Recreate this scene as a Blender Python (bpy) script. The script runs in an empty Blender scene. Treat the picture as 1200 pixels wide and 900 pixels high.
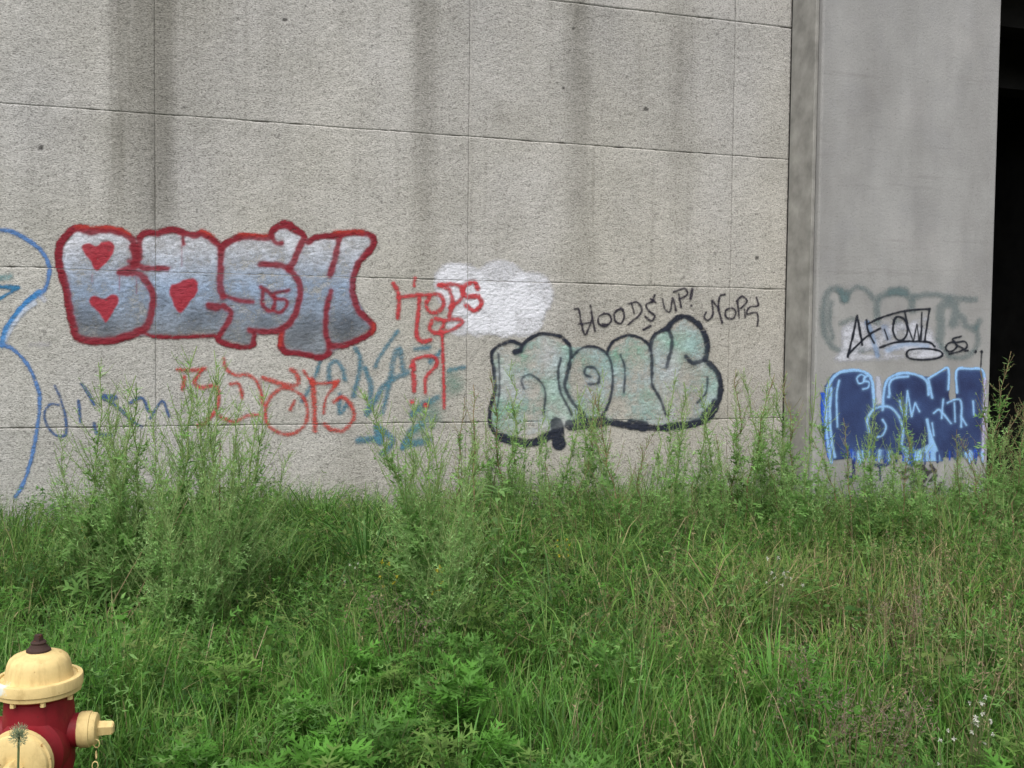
import bpy, bmesh, math, random
import numpy as np
from mathutils import Vector, Matrix

random.seed(7)
RNG = np.random.default_rng(7)
SC = bpy.context.scene
COL = SC.collection

# ------------------------------------------------------------------ camera
EYE = 1.6
FPX = 1200.0                      # focal length in photograph pixels (1200 wide)
PITCH, ROLL, YAW = 0.0427, 0.0112, 0.3018
cp, sp = math.cos(PITCH), math.sin(PITCH)
cr, sr = math.cos(ROLL), math.sin(ROLL)
C_F = np.array([0, cp, -sp]); _u = np.array([0, sp, cp]); _x = np.array([1.0, 0, 0])
C_X = cr * _x + sr * _u
C_U = -sr * _x + cr * _u
cam_d = bpy.data.cameras.new('camera')
cam_d.sensor_width = 36.0; cam_d.lens = 36.0 * FPX / 1200.0
cam_d.clip_start = 0.05; cam_d.clip_end = 2000
cam = bpy.data.objects.new('camera', cam_d); COL.objects.link(cam)
M = Matrix.Identity(4)
for i in range(3):
    M[i][0] = C_X[i]; M[i][1] = C_U[i]; M[i][2] = -C_F[i]
M[2][3] = EYE
cam.matrix_world = M
SC.camera = cam

# ------------------------------------------------------------------ sky, sun, exposure
SUN_EL, SUN_AZ = math.radians(58), math.radians(198)      # azimuth clockwise from +Y
w = bpy.data.worlds.new('World'); SC.world = w; w.use_nodes = True
nt = w.node_tree; nt.nodes.clear()
sky = nt.nodes.new('ShaderNodeTexSky'); sky.sky_type = 'NISHITA'; sky.sun_disc = False
sky.sun_elevation = SUN_EL; sky.sun_rotation = SUN_AZ
sky.air_density = 1.0; sky.dust_density = 4.0; sky.ozone_density = 1.0
hs = nt.nodes.new('ShaderNodeHueSaturation'); hs.inputs['Saturation'].default_value = 0.22
bg = nt.nodes.new('ShaderNodeBackground'); bg.inputs['Strength'].default_value = 0.15
wo = nt.nodes.new('ShaderNodeOutputWorld')
nt.links.new(sky.outputs[0], hs.inputs['Color']); nt.links.new(hs.outputs[0], bg.inputs['Color'])
nt.links.new(bg.outputs[0], wo.inputs['Surface'])
sd = bpy.data.lights.new('sun', 'SUN'); sd.energy = 1.1; sd.angle = math.radians(45); sd.color = (1.0, 0.98, 0.95)
sun = bpy.data.objects.new('sun', sd); COL.objects.link(sun)
sdir = Vector((math.sin(SUN_AZ) * math.cos(SUN_EL), math.cos(SUN_AZ) * math.cos(SUN_EL), math.sin(SUN_EL)))
sun.rotation_euler = sdir.to_track_quat('Z', 'Y').to_euler(); sun.location = (0, -5, 12)
vs = SC.view_settings
vs.view_transform = 'Standard'; vs.look = 'None'; vs.gamma = 1.0; vs.use_curve_mapping = False
vs.exposure = 0.6
SC.cycles.transparent_max_bounces = 12

# ------------------------------------------------------------------ helpers
def lin(c):
    c = np.asarray(c, float) / 255.0
    return np.where(c <= 0.04045, c / 12.92, ((c + 0.055) / 1.055) ** 2.4)

def vnoise(x, y, seed=0, octaves=3):
    """smooth value noise in -1..1 for arrays"""
    out = np.zeros_like(x, float); amp = 1.0; tot = 0
    for o in range(octaves):
        r = np.random.default_rng(seed * 31 + o).random((256, 256)) * 2 - 1
        xi = np.floor(x).astype(int); yi = np.floor(y).astype(int)
        fx = x - xi; fy = y - yi
        fx = fx * fx * (3 - 2 * fx); fy = fy * fy * (3 - 2 * fy)
        a = r[yi % 256, xi % 256]; b = r[yi % 256, (xi + 1) % 256]
        c = r[(yi + 1) % 256, xi % 256]; d = r[(yi + 1) % 256, (xi + 1) % 256]
        out += amp * ((a * (1 - fx) + b * fx) * (1 - fy) + (c * (1 - fx) + d * fx) * fy)
        tot += amp; amp *= 0.5; x = x * 2.03 + 17.1; y = y * 2.03 + 5.7
    return out / tot

def link(o, parent=None):
    COL.objects.link(o)
    if parent is not None: o.parent = parent
    return o

def empty(name, loc=(0, 0, 0), rz=0):
    o = bpy.data.objects.new(name, None); o.empty_display_size = 0.1
    o.location = loc; o.rotation_euler = (0, 0, rz); return link(o)

def tag(o, label=None, cat=None, group=None, kind=None):
    if label: o['label'] = label
    if cat: o['category'] = cat
    if group: o['group'] = group
    if kind: o['kind'] = kind
    return o

def np_mesh(name, verts, faces, mat, parent=None, colors=None, smooth=True, link_it=True):
    """faces: list of int arrays (n,3)/(n,4)"""
    verts = np.asarray(verts, np.float32)
    me = bpy.data.meshes.new(name)
    me.vertices.add(len(verts)); me.vertices.foreach_set('co', verts.ravel())
    faces = [np.asarray(f, np.int32) for f in faces if len(f)]
    nl = sum(f.size for f in faces); npoly = sum(len(f) for f in faces)
    me.loops.add(nl); me.polygons.add(npoly)
    me.loops.foreach_set('vertex_index', np.concatenate([f.ravel() for f in faces]))
    tot = np.concatenate([np.full(len(f), f.shape[1], np.int32) for f in faces])
    st = np.concatenate([[0], np.cumsum(tot)[:-1]]).astype(np.int32)
    me.polygons.foreach_set('loop_start', st)
    me.polygons.foreach_set('use_smooth', np.full(npoly, smooth, bool))
    me.update(calc_edges=True)
    if colors is not None:
        at = me.color_attributes.new('Col', 'FLOAT_COLOR', 'POINT')
        c = np.ones((len(verts), 4), np.float32); c[:, :colors.shape[1]] = colors
        at.data.foreach_set('color', c.ravel())
    me.materials.append(mat)
    o = bpy.data.objects.new(name, me)
    if link_it: link(o, parent)
    return o

def bm_obj(name, bm, mat, parent=None, smooth=False, loc=None, rot=None):
    me = bpy.data.meshes.new(name); bm.normal_update(); bm.to_mesh(me); bm.free()
    if smooth:
        for p in me.polygons: p.use_smooth = True
        me.set_sharp_from_angle(angle=math.radians(34))
    me.materials.append(mat)
    o = bpy.data.objects.new(name, me); link(o, parent)
    if loc is not None: o.location = loc
    if rot is not None: o.rotation_euler = rot
    return o

def add_box(bm, lo, hi):
    vs_ = [bm.verts.new((x, y, z)) for x in (lo[0], hi[0]) for y in (lo[1], hi[1]) for z in (lo[2], hi[2])]
    for f in ((0, 1, 3, 2), (4, 6, 7, 5), (0, 4, 5, 1), (2, 3, 7, 6), (0, 2, 6, 4), (1, 5, 7, 3)):
        bm.faces.new([vs_[i] for i in f])

def lathe(bm, prof, seg=48, mat=None):
    """prof list of (r, z) revolved about Z; optional Matrix"""
    rings = []
    for r, z in prof:
        if r < 1e-6:
            ring = [bm.verts.new((0, 0, z))]
        else:
            ring = [bm.verts.new((r * math.cos(2 * math.pi * k / seg), r * math.sin(2 * math.pi * k / seg), z)) for k in range(seg)]
        rings.append(ring)
    for a, b in zip(rings[:-1], rings[1:]):
        for k in range(seg):
            k2 = (k + 1) % seg
            if len(a) == 1 and len(b) == 1: continue
            if len(a) == 1: bm.faces.new((a[0], b[k], b[k2]))
            elif len(b) == 1: bm.faces.new((a[k], a[k2], b[0]))
            else: bm.faces.new((a[k], a[k2], b[k2], b[k]))
    if mat is not None:
        bmesh.ops.transform(bm, matrix=mat, verts=[v for ring in rings for v in ring])

def new_mat(name):
    m = bpy.data.materials.new(name); m.use_nodes = True
    t = m.node_tree
    return m, t, t.nodes['Principled BSDF']

def N(t, typ, **kw):
    n = t.nodes.new(typ)
    for k, v in kw.items():
        if k in n.inputs: n.inputs[k].default_value = v
        else: setattr(n, k, v)
    return n

def ramp(t, fac, stops):
    r = t.nodes.new('ShaderNodeValToRGB')
    el = r.color_ramp.elements
    while len(el) < len(stops): el.new(0.5)
    for e, (p, c) in zip(el, stops): e.position = p; e.color = (*c, 1)
    t.links.new(fac, r.inputs[0]); return r.outputs[0]

def mul(t, a, b, fac=1.0):
    m = t.nodes.new('ShaderNodeMix'); m.data_type = 'RGBA'; m.blend_type = 'MULTIPLY'
    m.inputs[0].default_value = fac
    t.links.new(a, m.inputs[6]); t.links.new(b, m.inputs[7]); return m.outputs[2]

def coords(t, scale=(1, 1, 1), kind='Object'):
    tc = t.nodes.new('ShaderNodeTexCoord'); mp = t.nodes.new('ShaderNodeMapping')
    mp.inputs['Scale'].default_value = scale
    t.links.new(tc.outputs[kind], mp.inputs['Vector']); return mp.outputs[0]

def noise(t, vec, scale, detail=4, rough=0.55):
    n = t.nodes.new('ShaderNodeTexNoise')
    n.inputs['Scale'].default_value = scale; n.inputs['Detail'].default_value = detail; n.inputs['Roughness'].default_value = rough
    t.links.new(vec, n.inputs['Vector']); return n.outputs[0]

def bump(t, bsdf, h, strength, dist):
    b = t.nodes.new('ShaderNodeBump'); b.inputs['Strength'].default_value = strength; b.inputs['Distance'].default_value = dist
    t.links.new(h, b.inputs['Height']); t.links.new(b.outputs[0], bsdf.inputs['Normal'])

# ------------------------------------------------------------------ materials
def mat_wall():
    m, t, b = new_mat('rough_concrete')
    at = N(t, 'ShaderNodeAttribute', attribute_name='Col')
    v = coords(t)
    n1 = ramp(t, noise(t, coords(t, (1, 1, 1.7)), 62, 3, .75), [(.36, (.52, .51, .50)), (.46, (.94, .94, .93)), (.62, (1.2, 1.2, 1.19))])
    n2 = ramp(t, noise(t, v, 2.2, 5, .6), [(.3, (.9, .9, .88)), (.7, (1.06, 1.06, 1.06))])
    t.links.new(mul(t, mul(t, at.outputs['Color'], n1), n2), b.inputs['Base Color'])
    b.inputs['Roughness'].default_value = .93; b.inputs['Specular IOR Level'].default_value = .2
    bump(t, b, noise(t, coords(t, (1, 1, 1.7)), 62, 3, .75), 1.0, .010)
    return m

def mat_smooth_concrete():
    m, t, b = new_mat('smooth_concrete')
    v = coords(t)
    base = ramp(t, noise(t, v, 1.3, 7, .62), [(.25, tuple(lin((140, 138, 136)))), (.5, tuple(lin((152, 151, 149)))), (.75, tuple(lin((162, 160, 158))))])
    st = ramp(t, noise(t, coords(t, (2.0, 2.0, .45)), 1.3, 5, .6), [(.3, (.86, .855, .85)), (.6, (1.03, 1.03, 1.03))])
    fl = ramp(t, noise(t, coords(t, (.5, .5, 9)), 1.5, 4, .7), [(.28, (.84, .83, .83)), (.42, (1, 1, 1))])
    sp_ = ramp(t, noise(t, v, 60, 3, .8), [(.30, (.62, .61, .6)), (.42, (1, 1, 1))])
    pc = ramp(t, noise(t, coords(t, (1, 1, .8)), 3.4, 2, .5), [(.36, (.96, .96, .97)), (.5, (1, 1, 1)), (.66, (1.03, 1.03, 1.03))])
    t.links.new(mul(t, mul(t, mul(t, mul(t, base, st), fl, .8), sp_, .7), pc), b.inputs['Base Color'])
    b.inputs['Roughness'].default_value = .85; b.inputs['Specular IOR Level'].default_value = .25
    bump(t, b, noise(t, v, 45, 5, .65), .6, .006)
    return m

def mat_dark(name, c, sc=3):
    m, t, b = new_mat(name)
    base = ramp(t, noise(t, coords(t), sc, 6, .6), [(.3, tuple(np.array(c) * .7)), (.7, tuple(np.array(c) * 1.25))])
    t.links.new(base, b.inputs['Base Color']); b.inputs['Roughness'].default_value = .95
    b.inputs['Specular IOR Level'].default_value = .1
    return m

def mat_paint():
    m, t, b = new_mat('spray_paint')
    at = N(t, 'ShaderNodeAttribute', attribute_name='Col')
    v = coords(t)
    n1 = ramp(t, noise(t, coords(t, (1, 1, 1.9)), 80, 3, .7), [(.28, (.66, .66, .66)), (.5, (1, 1, 1)), (.75, (1.1, 1.1, 1.1))])
    t.links.new(mul(t, at.outputs['Color'], n1), b.inputs['Base Color'])
    b.inputs['Roughness'].default_value = .75; b.inputs['Specular IOR Level'].default_value = .2
    bump(t, b, noise(t, coords(t, (1, 1, 1.7)), 62, 3, .75), .8, .008)
    tr = N(t, 'ShaderNodeBsdfTransparent'); mx = N(t, 'ShaderNodeMixShader')
    # rough ground breaks the paint up
    nz = noise(t, coords(t, (1, 1, 1.6)), 78, 3, .8)
    a1 = N(t, 'ShaderNodeMath', operation='MULTIPLY_ADD'); a1.inputs[1].default_value = 1.1
    t.links.new(nz, a1.inputs[0]); t.links.new(at.outputs['Alpha'], a1.inputs[2])
    mm = N(t, 'ShaderNodeMath', operation='MULTIPLY_ADD'); mm.inputs[1].default_value = 1.35; mm.inputs[2].default_value = 1.35 * -1.05 + .5
    mm.use_clamp = True
    t.links.new(a1.outputs[0], mm.inputs[0])
    zz = N(t, 'ShaderNodeMath', operation='MULTIPLY'); zz.use_clamp = True; zz.inputs[1].default_value = 12.0
    t.links.new(at.outputs['Alpha'], zz.inputs[0])
    m3 = N(t, 'ShaderNodeMath', operation='MULTIPLY')
    t.links.new(mm.outputs[0], m3.inputs[0]); t.links.new(zz.outputs[0], m3.inputs[1]); mm = m3
    t.links.new(mm.outputs[0], mx.inputs[0]); t.links.new(tr.outputs[0], mx.inputs[1]); t.links.new(b.outputs[0], mx.inputs[2])
    t.links.new(mx.outputs[0], t.nodes['Material Output'].inputs['Surface'])
    return m

def mat_veg(name, transl=.3, rough=.55):
    m, t, b = new_mat(name)
    at = N(t, 'ShaderNodeAttribute', attribute_name='Col')
    n1 = ramp(t, noise(t, coords(t), 22, 3, .6), [(.3, (.8, .8, .8)), (.7, (1.15, 1.15, 1.15))])
    c = mul(t, at.outputs['Color'], n1)
    oi = N(t, 'ShaderNodeObjectInfo')
    t.links.new(c, b.inputs['Base Color'])
    b.inputs['Roughness'].default_value = rough; b.inputs['Specular IOR Level'].default_value = .25
    tr = N(t, 'ShaderNodeBsdfTranslucent'); mx = N(t, 'ShaderNodeMixShader'); mx.inputs[0].default_value = transl
    t.links.new(c, tr.inputs['Color']); t.links.new(b.outputs[0], mx.inputs[1]); t.links.new(tr.outputs[0], mx.inputs[2])
    t.links.new(mx.outputs[0], t.nodes['Material Output'].inputs['Surface'])
    return m

def mat_ground():
    m, t, b = new_mat('soil')
    v = coords(t)
    c = ramp(t, noise(t, v, 3.5, 8, .65), [(.3, (.014, .012, .008)), (.5, (.02, .02, .010)), (.72, (.03, .032, .014))])
    t.links.new(c, b.inputs['Base Color']); b.inputs['Roughness'].default_value = 1.0
    b.inputs['Specular IOR Level'].default_value = .1
    bump(t, b, noise(t, v, 25, 6, .7), .8, .03)
    return m

def mat_enamel(name, c, chips, chip_c, rough=.5, chip_at=.36, scuff=None):
    m, t, b = new_mat(name)
    v = coords(t)
    base = ramp(t, noise(t, v, 9, 7, .7), [(.3, tuple(np.array(c) * np.array([.62, .58, .5]))), (.45, tuple(np.array(c) * .9)), (.65, tuple(np.array(c)))])
    gr = ramp(t, noise(t, coords(t, (6, 6, 1.2)), 6, 5, .65), [(.3, (.72, .68, .62)), (.5, (1, 1, 1))])
    base = mul(t, base, gr, .7)
    ch = N(t, 'ShaderNodeMapRange'); ch.inputs[1].default_value = chip_at; ch.inputs[2].default_value = chip_at - .03
    t.links.new(noise(t, v, chips, 6, .7), ch.inputs[0])
    mx = t.nodes.new('ShaderNodeMix'); mx.data_type = 'RGBA'
    t.links.new(ch.outputs[0], mx.inputs[0]); t.links.new(base, mx.inputs[6]); mx.inputs[7].default_value = (*chip_c, 1)
    out = mx.outputs[2]
    if scuff:                                     # worn pale scrape with a place of its own
        vd = N(t, 'ShaderNodeVectorMath', operation='DISTANCE'); vd.inputs[1].default_value = scuff
        t.links.new(v, vd.inputs[0])
        ad = N(t, 'ShaderNodeMath', operation='MULTIPLY_ADD'); ad.inputs[1].default_value = .05
        t.links.new(noise(t, v, 45, 4, .7), ad.inputs[0]); t.links.new(vd.outputs['Value'], ad.inputs[2])
        m2 = N(t, 'ShaderNodeMapRange'); m2.inputs[1].default_value = .058; m2.inputs[2].default_value = .046
        t.links.new(ad.outputs[0], m2.inputs[0])
        x2 = t.nodes.new('ShaderNodeMix'); x2.data_type = 'RGBA'
        t.links.new(m2.outputs[0], x2.inputs[0]); t.links.new(out, x2.inputs[6]); x2.inputs[7].default_value = (.62, .64, .58, 1)
        out = x2.outputs[2]
    t.links.new(out, b.inputs['Base Color'])
    b.inputs['Roughness'].default_value = rough; b.inputs['Specular IOR Level'].default_value = .35
    bump(t, b, noise(t, v, 70, 4, .6), .25, .003)
    return m

M_WALL = mat_wall(); M_PIER = mat_smooth_concrete(); M_PAINT = mat_paint()
M_BACK = mat_dark('dirty_joint', (.17, .16, .145)); M_SHADOW_JOINT = mat_dark('shadow_joint_concrete', (.035, .034, .033))  # underpass shadow put into a near-black colour; the joint filler shares it
M_GIRD = mat_dark('girder_concrete', (.12, .12, .115))
M_STRIP = mat_dark('strip_concrete', tuple(lin((142, 140, 135))), 5)  # corner strip, a little darker than the pier shaft
M_VEG = mat_veg('leaf', .5); M_GRASS = mat_veg('grass_blade', .3, .5); M_DRY = mat_veg('dry_stalk', .12, .8)
M_SOIL = mat_ground()
M_CREAM = mat_enamel('cream_enamel', lin((218, 192, 132)), 26, tuple(lin((150, 112, 60))), .7, .36, (-.0875, -.093, .592))
M_RED = mat_enamel('red_enamel', lin((128, 18, 29)), 6, tuple(lin((80, 30, 26))), .6, .385)
M_RUST = mat_enamel('rusty_iron', lin((62, 44, 38)), 30, tuple(lin((120, 70, 40))), .85, .42)

# ------------------------------------------------------------------ wall frame of reference
U = np.array([math.cos(YAW), math.sin(YAW), 0.0]); NN = np.array([-math.sin(YAW), math.cos(YAW), 0.0])
D_WALL, D_PIER = 8.60, 8.15
def W(s, d, z):
    """wall coordinates: s along the wall, d away from the camera, z up"""
    s = np.asarray(s, float); return (s[..., None] * U + np.asarray(d, float)[..., None] * NN + np.asarray(z, float)[..., None] * np.array([0, 0, 1.0]))
def to_px(P):
    v = P - np.array([0, 0, EYE])
    dz = v @ C_F
    return 600 + FPX * (v @ C_X) / dz, 450 - FPX * (v @ C_U) / dz
def px_on_wall(px, py, d):
    v = (px - 600) / FPX * C_X - (py - 450) / FPX * C_U + C_F
    t = d / (v @ NN); P = t * v
    return P @ U, P[2] + EYE

def gh(x, y):
    x = np.asarray(x, float); y = np.asarray(y, float)
    d = x * NN[0] + y * NN[1]
    rise = np.clip((d - 4.5) / 4.0, 0, 1) ** 1.5 * .12 * np.clip((4.0 - x) / 4.0, 0, 1)
    near = np.clip(1 - (np.hypot(x, y) - 14) / 20, 0, 1)
    return (vnoise(x * .6 + 40, y * .6 + 40, 3, 3) * .09) * near + rise

# ------------------------------------------------------------------ ground
ax = np.unique(np.concatenate([np.arange(-8, 14.01, .25), -8 - np.geomspace(.5, 900, 26), 14 + np.geomspace(.5, 900, 26)]))
ay = np.unique(np.concatenate([np.arange(-2, 14.01, .25), -2 - np.geomspace(.5, 900, 26), 14 + np.geomspace(.5, 900, 26)]))
gx, gy = np.meshgrid(ax, ay)
gv = np.stack([gx, gy, gh(gx, gy)], -1).reshape(-1, 3)
nx, ny = len(ax), len(ay)
I = np.arange(nx * ny).reshape(ny, nx)
gf = np.stack([I[:-1, :-1], I[:-1, 1:], I[1:, 1:], I[1:, :-1]], -1).reshape(-1, 4)
tag(np_mesh('ground', gv, [gf], M_SOIL), kind='structure')

# ------------------------------------------------------------------ retaining wall
HS = .0125
def wall_relief(s, z):
    r = np.random.default_rng(99)
    if not hasattr(wall_relief, 'g'):
        g = r.standard_normal((512, 1024)).astype(np.float32)
        def blur(a, ax_, k):
            out = np.zeros_like(a)
            for i, wv in zip(range(-len(k) // 2 + 1, len(k) // 2 + 1), k): out += wv * np.roll(a, i, ax_)
            return out
        g = .9 * blur(g, 1, [.25, .6, .25]) + .15 * blur(blur(g, 1, [.2, .3, .4, .3, .2]), 0, [.3, .5, .3])
        wall_relief.g = g / g.std()
    g = wall_relief.g
    x = (s + 5) / .0125; y = (z + 2) / .0125
    xi = np.floor(x).astype(int); yi = np.floor(y).astype(int); fx = x - xi; fy = y - yi
    f = lambda j, i: g[j % 512, i % 1024]
    v = (f(yi, xi) * (1 - fx) + f(yi, xi + 1) * fx) * (1 - fy) + (f(yi + 1, xi) * (1 - fx) + f(yi + 1, xi + 1) * fx) * fy
    return v

SJ = [-8.0, -5.38, -2.835, -.285, 2.265, 4.812, 5.405]          # vertical joints
ZJ = [-.30, .883, 2.113, 3.344, 4.575, 5.80]                      # horizontal joints

def wall_color(s, z):
    px, py = to_px(W(s, np.full(s.shape, D_WALL), z))
    base = np.ones(s.shape + (3,)) * lin((184, 181, 177))
    dirt = np.zeros(s.shape)
    def streak(x0, x1, a, ybot, edge=5, fade=90):
        m = 1 / (1 + np.exp(-(px - x0) / edge)) * 1 / (1 + np.exp((px - x1) / edge))
        return a * m * 1 / (1 + np.exp((py - ybot) / fade))
    jit = vnoise(s * 6, z * .4, 5, 4) + .9 * vnoise(s * 38, z * .5, 6, 3)
    dirt += streak(127, 206, .62, 250, 3, 28) * (1 + .35 * jit)
    dirt += streak(168, 200, .28, 330, 4, 60)
    dirt += streak(205, 246, .40, 90, 8, 70)
    dirt += streak(206, 300, .16, 270, 12, 60)
    dirt += streak(350, 368, .16, 260, 5, 80)
    dirt += streak(483, 512, .52, 290, 3, 70) * (1 + .3 * jit)
    dirt += streak(512, 556, .16, 330, 6, 90)
    dirt += streak(566, 620, .13, 330, 10, 90)
    dirt += streak(664, 690, .52, 250, 3, 90) * (1 + .3 * jit)
    dirt += streak(708, 720, .2, 150, 4, 80)
    dirt += streak(784, 812, .48, 230, 4, 80) * (1 + .3 * jit)
    dirt += streak(690, 800, .12, 300, 20, 90)
    dirt += np.clip(vnoise(s * 3.2 + 9, z * .25, 11, 4) - .05, 0, 1) * .34
    dirt += np.clip(vnoise(s * 17 + 2, z * .7, 13, 4) - .22, 0, 1) * .5
    dirt += np.clip(vnoise(s * 2.3 + 2, z * 3.1, 14, 5) - .3, 0, 1) * .5
    dirt += np.clip(vnoise(s * 1.1 + 3, z * 1.2, 12, 4), 0, 1) * .2
    dirt += .22 * np.clip((.75 - z) / .6, 0, 1) * (0.6 + .8 * vnoise(s * 2, z * 2, 15, 3))
    dirt = np.clip(dirt, 0, .85)
    c = base * (1 - dirt[..., None] * np.array([.565, .57, .60]))
    # pale upper left, cooler
    pale = 1 / (1 + np.exp((px - 70) / 40))[..., None] * .16
    c = c * (1 - pale) + lin((176, 178, 176)) * pale
    sp_ = vnoise(s * 33, z * 33, 21, 2); c *= np.where(sp_ > .72, .62, 1.0)[..., None]
    bl = vnoise(s * 11, z * 13, 22, 2); c *= (1 + .05 * bl)[..., None]
    # bolt holes
    for hx, hy, r in ((48, 173, 3.2), (660, 103, 2.2), (757, 128, 2.6), (887, 302, 2.4), (672, 33, 2), (334, 23, 2.5)):
        c *= np.where(np.hypot(px - hx, py - hy) < r, .28, 1)[..., None]
    tnt = vnoise(s * 1.7 + 30, z * .9, 23, 2)[..., None]
    c *= 1 + tnt * np.array([.03, .025, -.005])
    lowr = (np.clip((4.2 - z) / 3.0, 0, 1) * np.clip((s + .5) / 3.5, 0, 1))[..., None]
    c *= 1 - lowr * np.array([.0, .022, .06])
    return c

wall = empty('retaining_wall', tuple(W(np.array(1.3), np.array(D_WALL), np.array(0.0))))
tag(wall, 'tall rough concrete retaining wall of large panels, covered in graffiti', 'wall')
WORG = np.array(wall.location)
fine_lo, fine_hi = 2, 6                                    # columns built with relief
for ci in range(len(SJ) - 1):
    for ri in range(len(ZJ) - 1):
        s0, s1, z0, z1 = SJ[ci], SJ[ci + 1], ZJ[ri], ZJ[ri + 1]
        h = HS if ci >= 2 and ri < 4 else (.02 if ci >= 4 else .1)
        if ci >= 3 and ri == 4: h = .02
        if ri == 4: z1_f = z1
        nx = max(3, int(round((s1 - s0) / h))); nz = max(3, int(round((z1 - z0) / h)))
        gap_s, gap_z = .0007, .0007
        ss = np.linspace(s0 + gap_s, s1 - gap_s, nx + 1); zz = np.linspace(z0 + gap_z, z1 - gap_z, nz + 1)
        S_, Z_ = np.meshgrid(ss, zz)
        # ragged arrises
        rag = vnoise(S_ * 9, Z_ * 9, 31, 4) * .0042
        ez0 = np.exp(-(Z_ - zz[0]) / .012); ez1 = np.exp(-(zz[-1] - Z_) / .012)
        wv0 = vnoise(S_ * 3.1, np.full(S_.shape, z0 * 7.0), 32, 5) * .007; wv1 = vnoise(S_ * 3.1, np.full(S_.shape, z1 * 7.0), 32, 5) * .007
        Zr = Z_ + (np.clip(rag, 0, 1) * 2.2 + wv0) * ez0 - (np.clip(rag, 0, 1) * 2.2 - wv1) * ez1
        rel = wall_relief(S_, Z_)
        edge = np.minimum(np.minimum(S_ - ss[0], ss[-1] - S_), np.minimum(Z_ - zz[0], zz[-1] - Z_))
        depth = -rel * .0013 + .0006 * np.exp(-edge / .006)
        P = W(S_, D_WALL + depth, Zr)
        # skirt back into the joint
        nv = (nx + 1) * (nz + 1)
        I = np.arange(nv).reshape(nz + 1, nx + 1)
        quads = np.stack([I[:-1, :-1], I[:-1, 1:], I[1:, 1:], I[1:, :-1]], -1).reshape(-1, 4)
        loop = np.concatenate([I[0, :-1], I[:-1, -1], I[-1, :0:-1], I[:0:-1, 0]])
        Pf = P.reshape(-1, 3)
        back = Pf[loop] + NN * .03
        L = len(loop); J = nv + np.arange(L)
        sk = np.stack([loop, J, np.roll(J, -1), np.roll(loop, -1)], -1)
        c = wall_color(S_, Z_).reshape(-1, 3) * (1 + .035 * math.sin(ci * 5.3 + ri * 2.9))
        np_mesh('panel', np.concatenate([Pf, back]) - WORG, [quads, sk], M_WALL, wall, np.concatenate([c, c[loop] * .8]))
# backing slab
bm = bmesh.new()
for lo, hi in (((-8.0, D_WALL + .008, -.3), (5.404, D_WALL + .55, 5.79)),):
    add_box(bm, lo, hi)
for v in bm.verts:
    p = W(np.array(v.co.x), np.array(v.co.y), np.array(v.co.z)) - WORG; v.co = p
bm_obj('wall_core', bm, M_BACK, wall)
bm = bmesh.new(); add_box(bm, (-8.05, D_WALL - .12, 5.805), (5.38, D_WALL + .62, 6.1))
for v in bm.verts: v.co = W(np.array(v.co.x), np.array(v.co.y), np.array(v.co.z)) - WORG
bm_obj('coping', bm, M_PIER, wall)

# ------------------------------------------------------------------ pier and underpass
def wall_box(name, lo, hi, mat, parent=None, org=None, bev=0.0):
    bm = bmesh.new(); add_box(bm, lo, hi)
    if bev:
        es = [e for e in bm.edges if abs(e.verts[0].co.z - e.verts[1].co.z) > .1]
        bmesh.ops.bevel(bm, geom=es, offset=bev, segments=3, affect='EDGES', profile=.5)
    bmesh.ops.recalc_face_normals(bm, faces=bm.faces)
    o_ = org if org is not None else np.zeros(3)
    for v in bm.verts: v.co = W(np.array(v.co.x), np.array(v.co.y), np.array(v.co.z)) - o_
    bmesh.ops.recalc_face_normals(bm, faces=bm.faces)
    return bm_obj(name, bm, mat, parent)

pier = empty('bridge_pier', tuple(W(np.array(6.4), np.array(8.9), np.array(0.0))))
tag(pier, 'smooth grey concrete bridge pier with blue graffiti, beside the dark underpass', 'pier')
PORG = np.array(pier.location)
wall_box('shaft', (5.449, D_PIER, -.3), (7.425, 9.7, 5.95), M_PIER, pier, PORG, .022)
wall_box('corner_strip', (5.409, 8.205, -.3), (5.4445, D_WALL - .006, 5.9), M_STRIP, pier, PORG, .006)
wall_box('joint_filler', (5.4065, D_WALL + .002, -.3), (5.448, D_WALL + .5, 5.79), M_SHADOW_JOINT, pier, PORG)

br = empty('bridge_span', tuple(W(np.array(10.0), np.array(15.0), np.array(5.0))))
tag(br, 'concrete bridge span, darkened in colour for shadow, over the underpass', 'bridge')
BORG = np.array(br.location)
wall_box('deck', (5.43, 8.4, 6.12), (19.0, 24, 6.4), M_SHADOW_JOINT, br, BORG)
wall_box('girder', (7.06, 10.5, 5.56), (12.995, 10.9, 6.115), M_SHADOW_JOINT, br, BORG)
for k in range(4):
    wall_box('girder', (7.06, 11.8 + k * 2.6, 5.2), (12.995, 12.2 + k * 2.6, 6.115), M_SHADOW_JOINT, br, BORG)
wall_box('parapet', (5.2, 8.5, 6.405), (19.0, 8.8, 7.2), M_PIER, br, BORG)
un = empty('underpass_wall', tuple(W(np.array(10.0), np.array(15.0), np.array(0.0))))
tag(un, 'concrete side walls and added back wall, darkened in colour for shadow, inside the black underpass', 'wall')
UORG = np.array(un.location)
wall_box('side_wall', (6.6, 9.72, -.3), (7.05, 24, 6.0), M_SHADOW_JOINT, un, UORG)
wall_box('side_wall', (13.0, 8.9, -.3), (13.5, 24, 6.115), M_SHADOW_JOINT, un, UORG)
wall_box('added_back_wall', (7.06, 23.5, -.3), (12.99, 24, 6.0), M_SHADOW_JOINT, un, UORG)  # added end wall, closes the far end to keep the underpass black
wr = wall_box('wing_wall', (13.52, 8.6, -.3), (20.0, 9.0, 5.05), M_PIER)
tag(wr, 'concrete wing wall on the far side of the underpass', 'wall')

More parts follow.
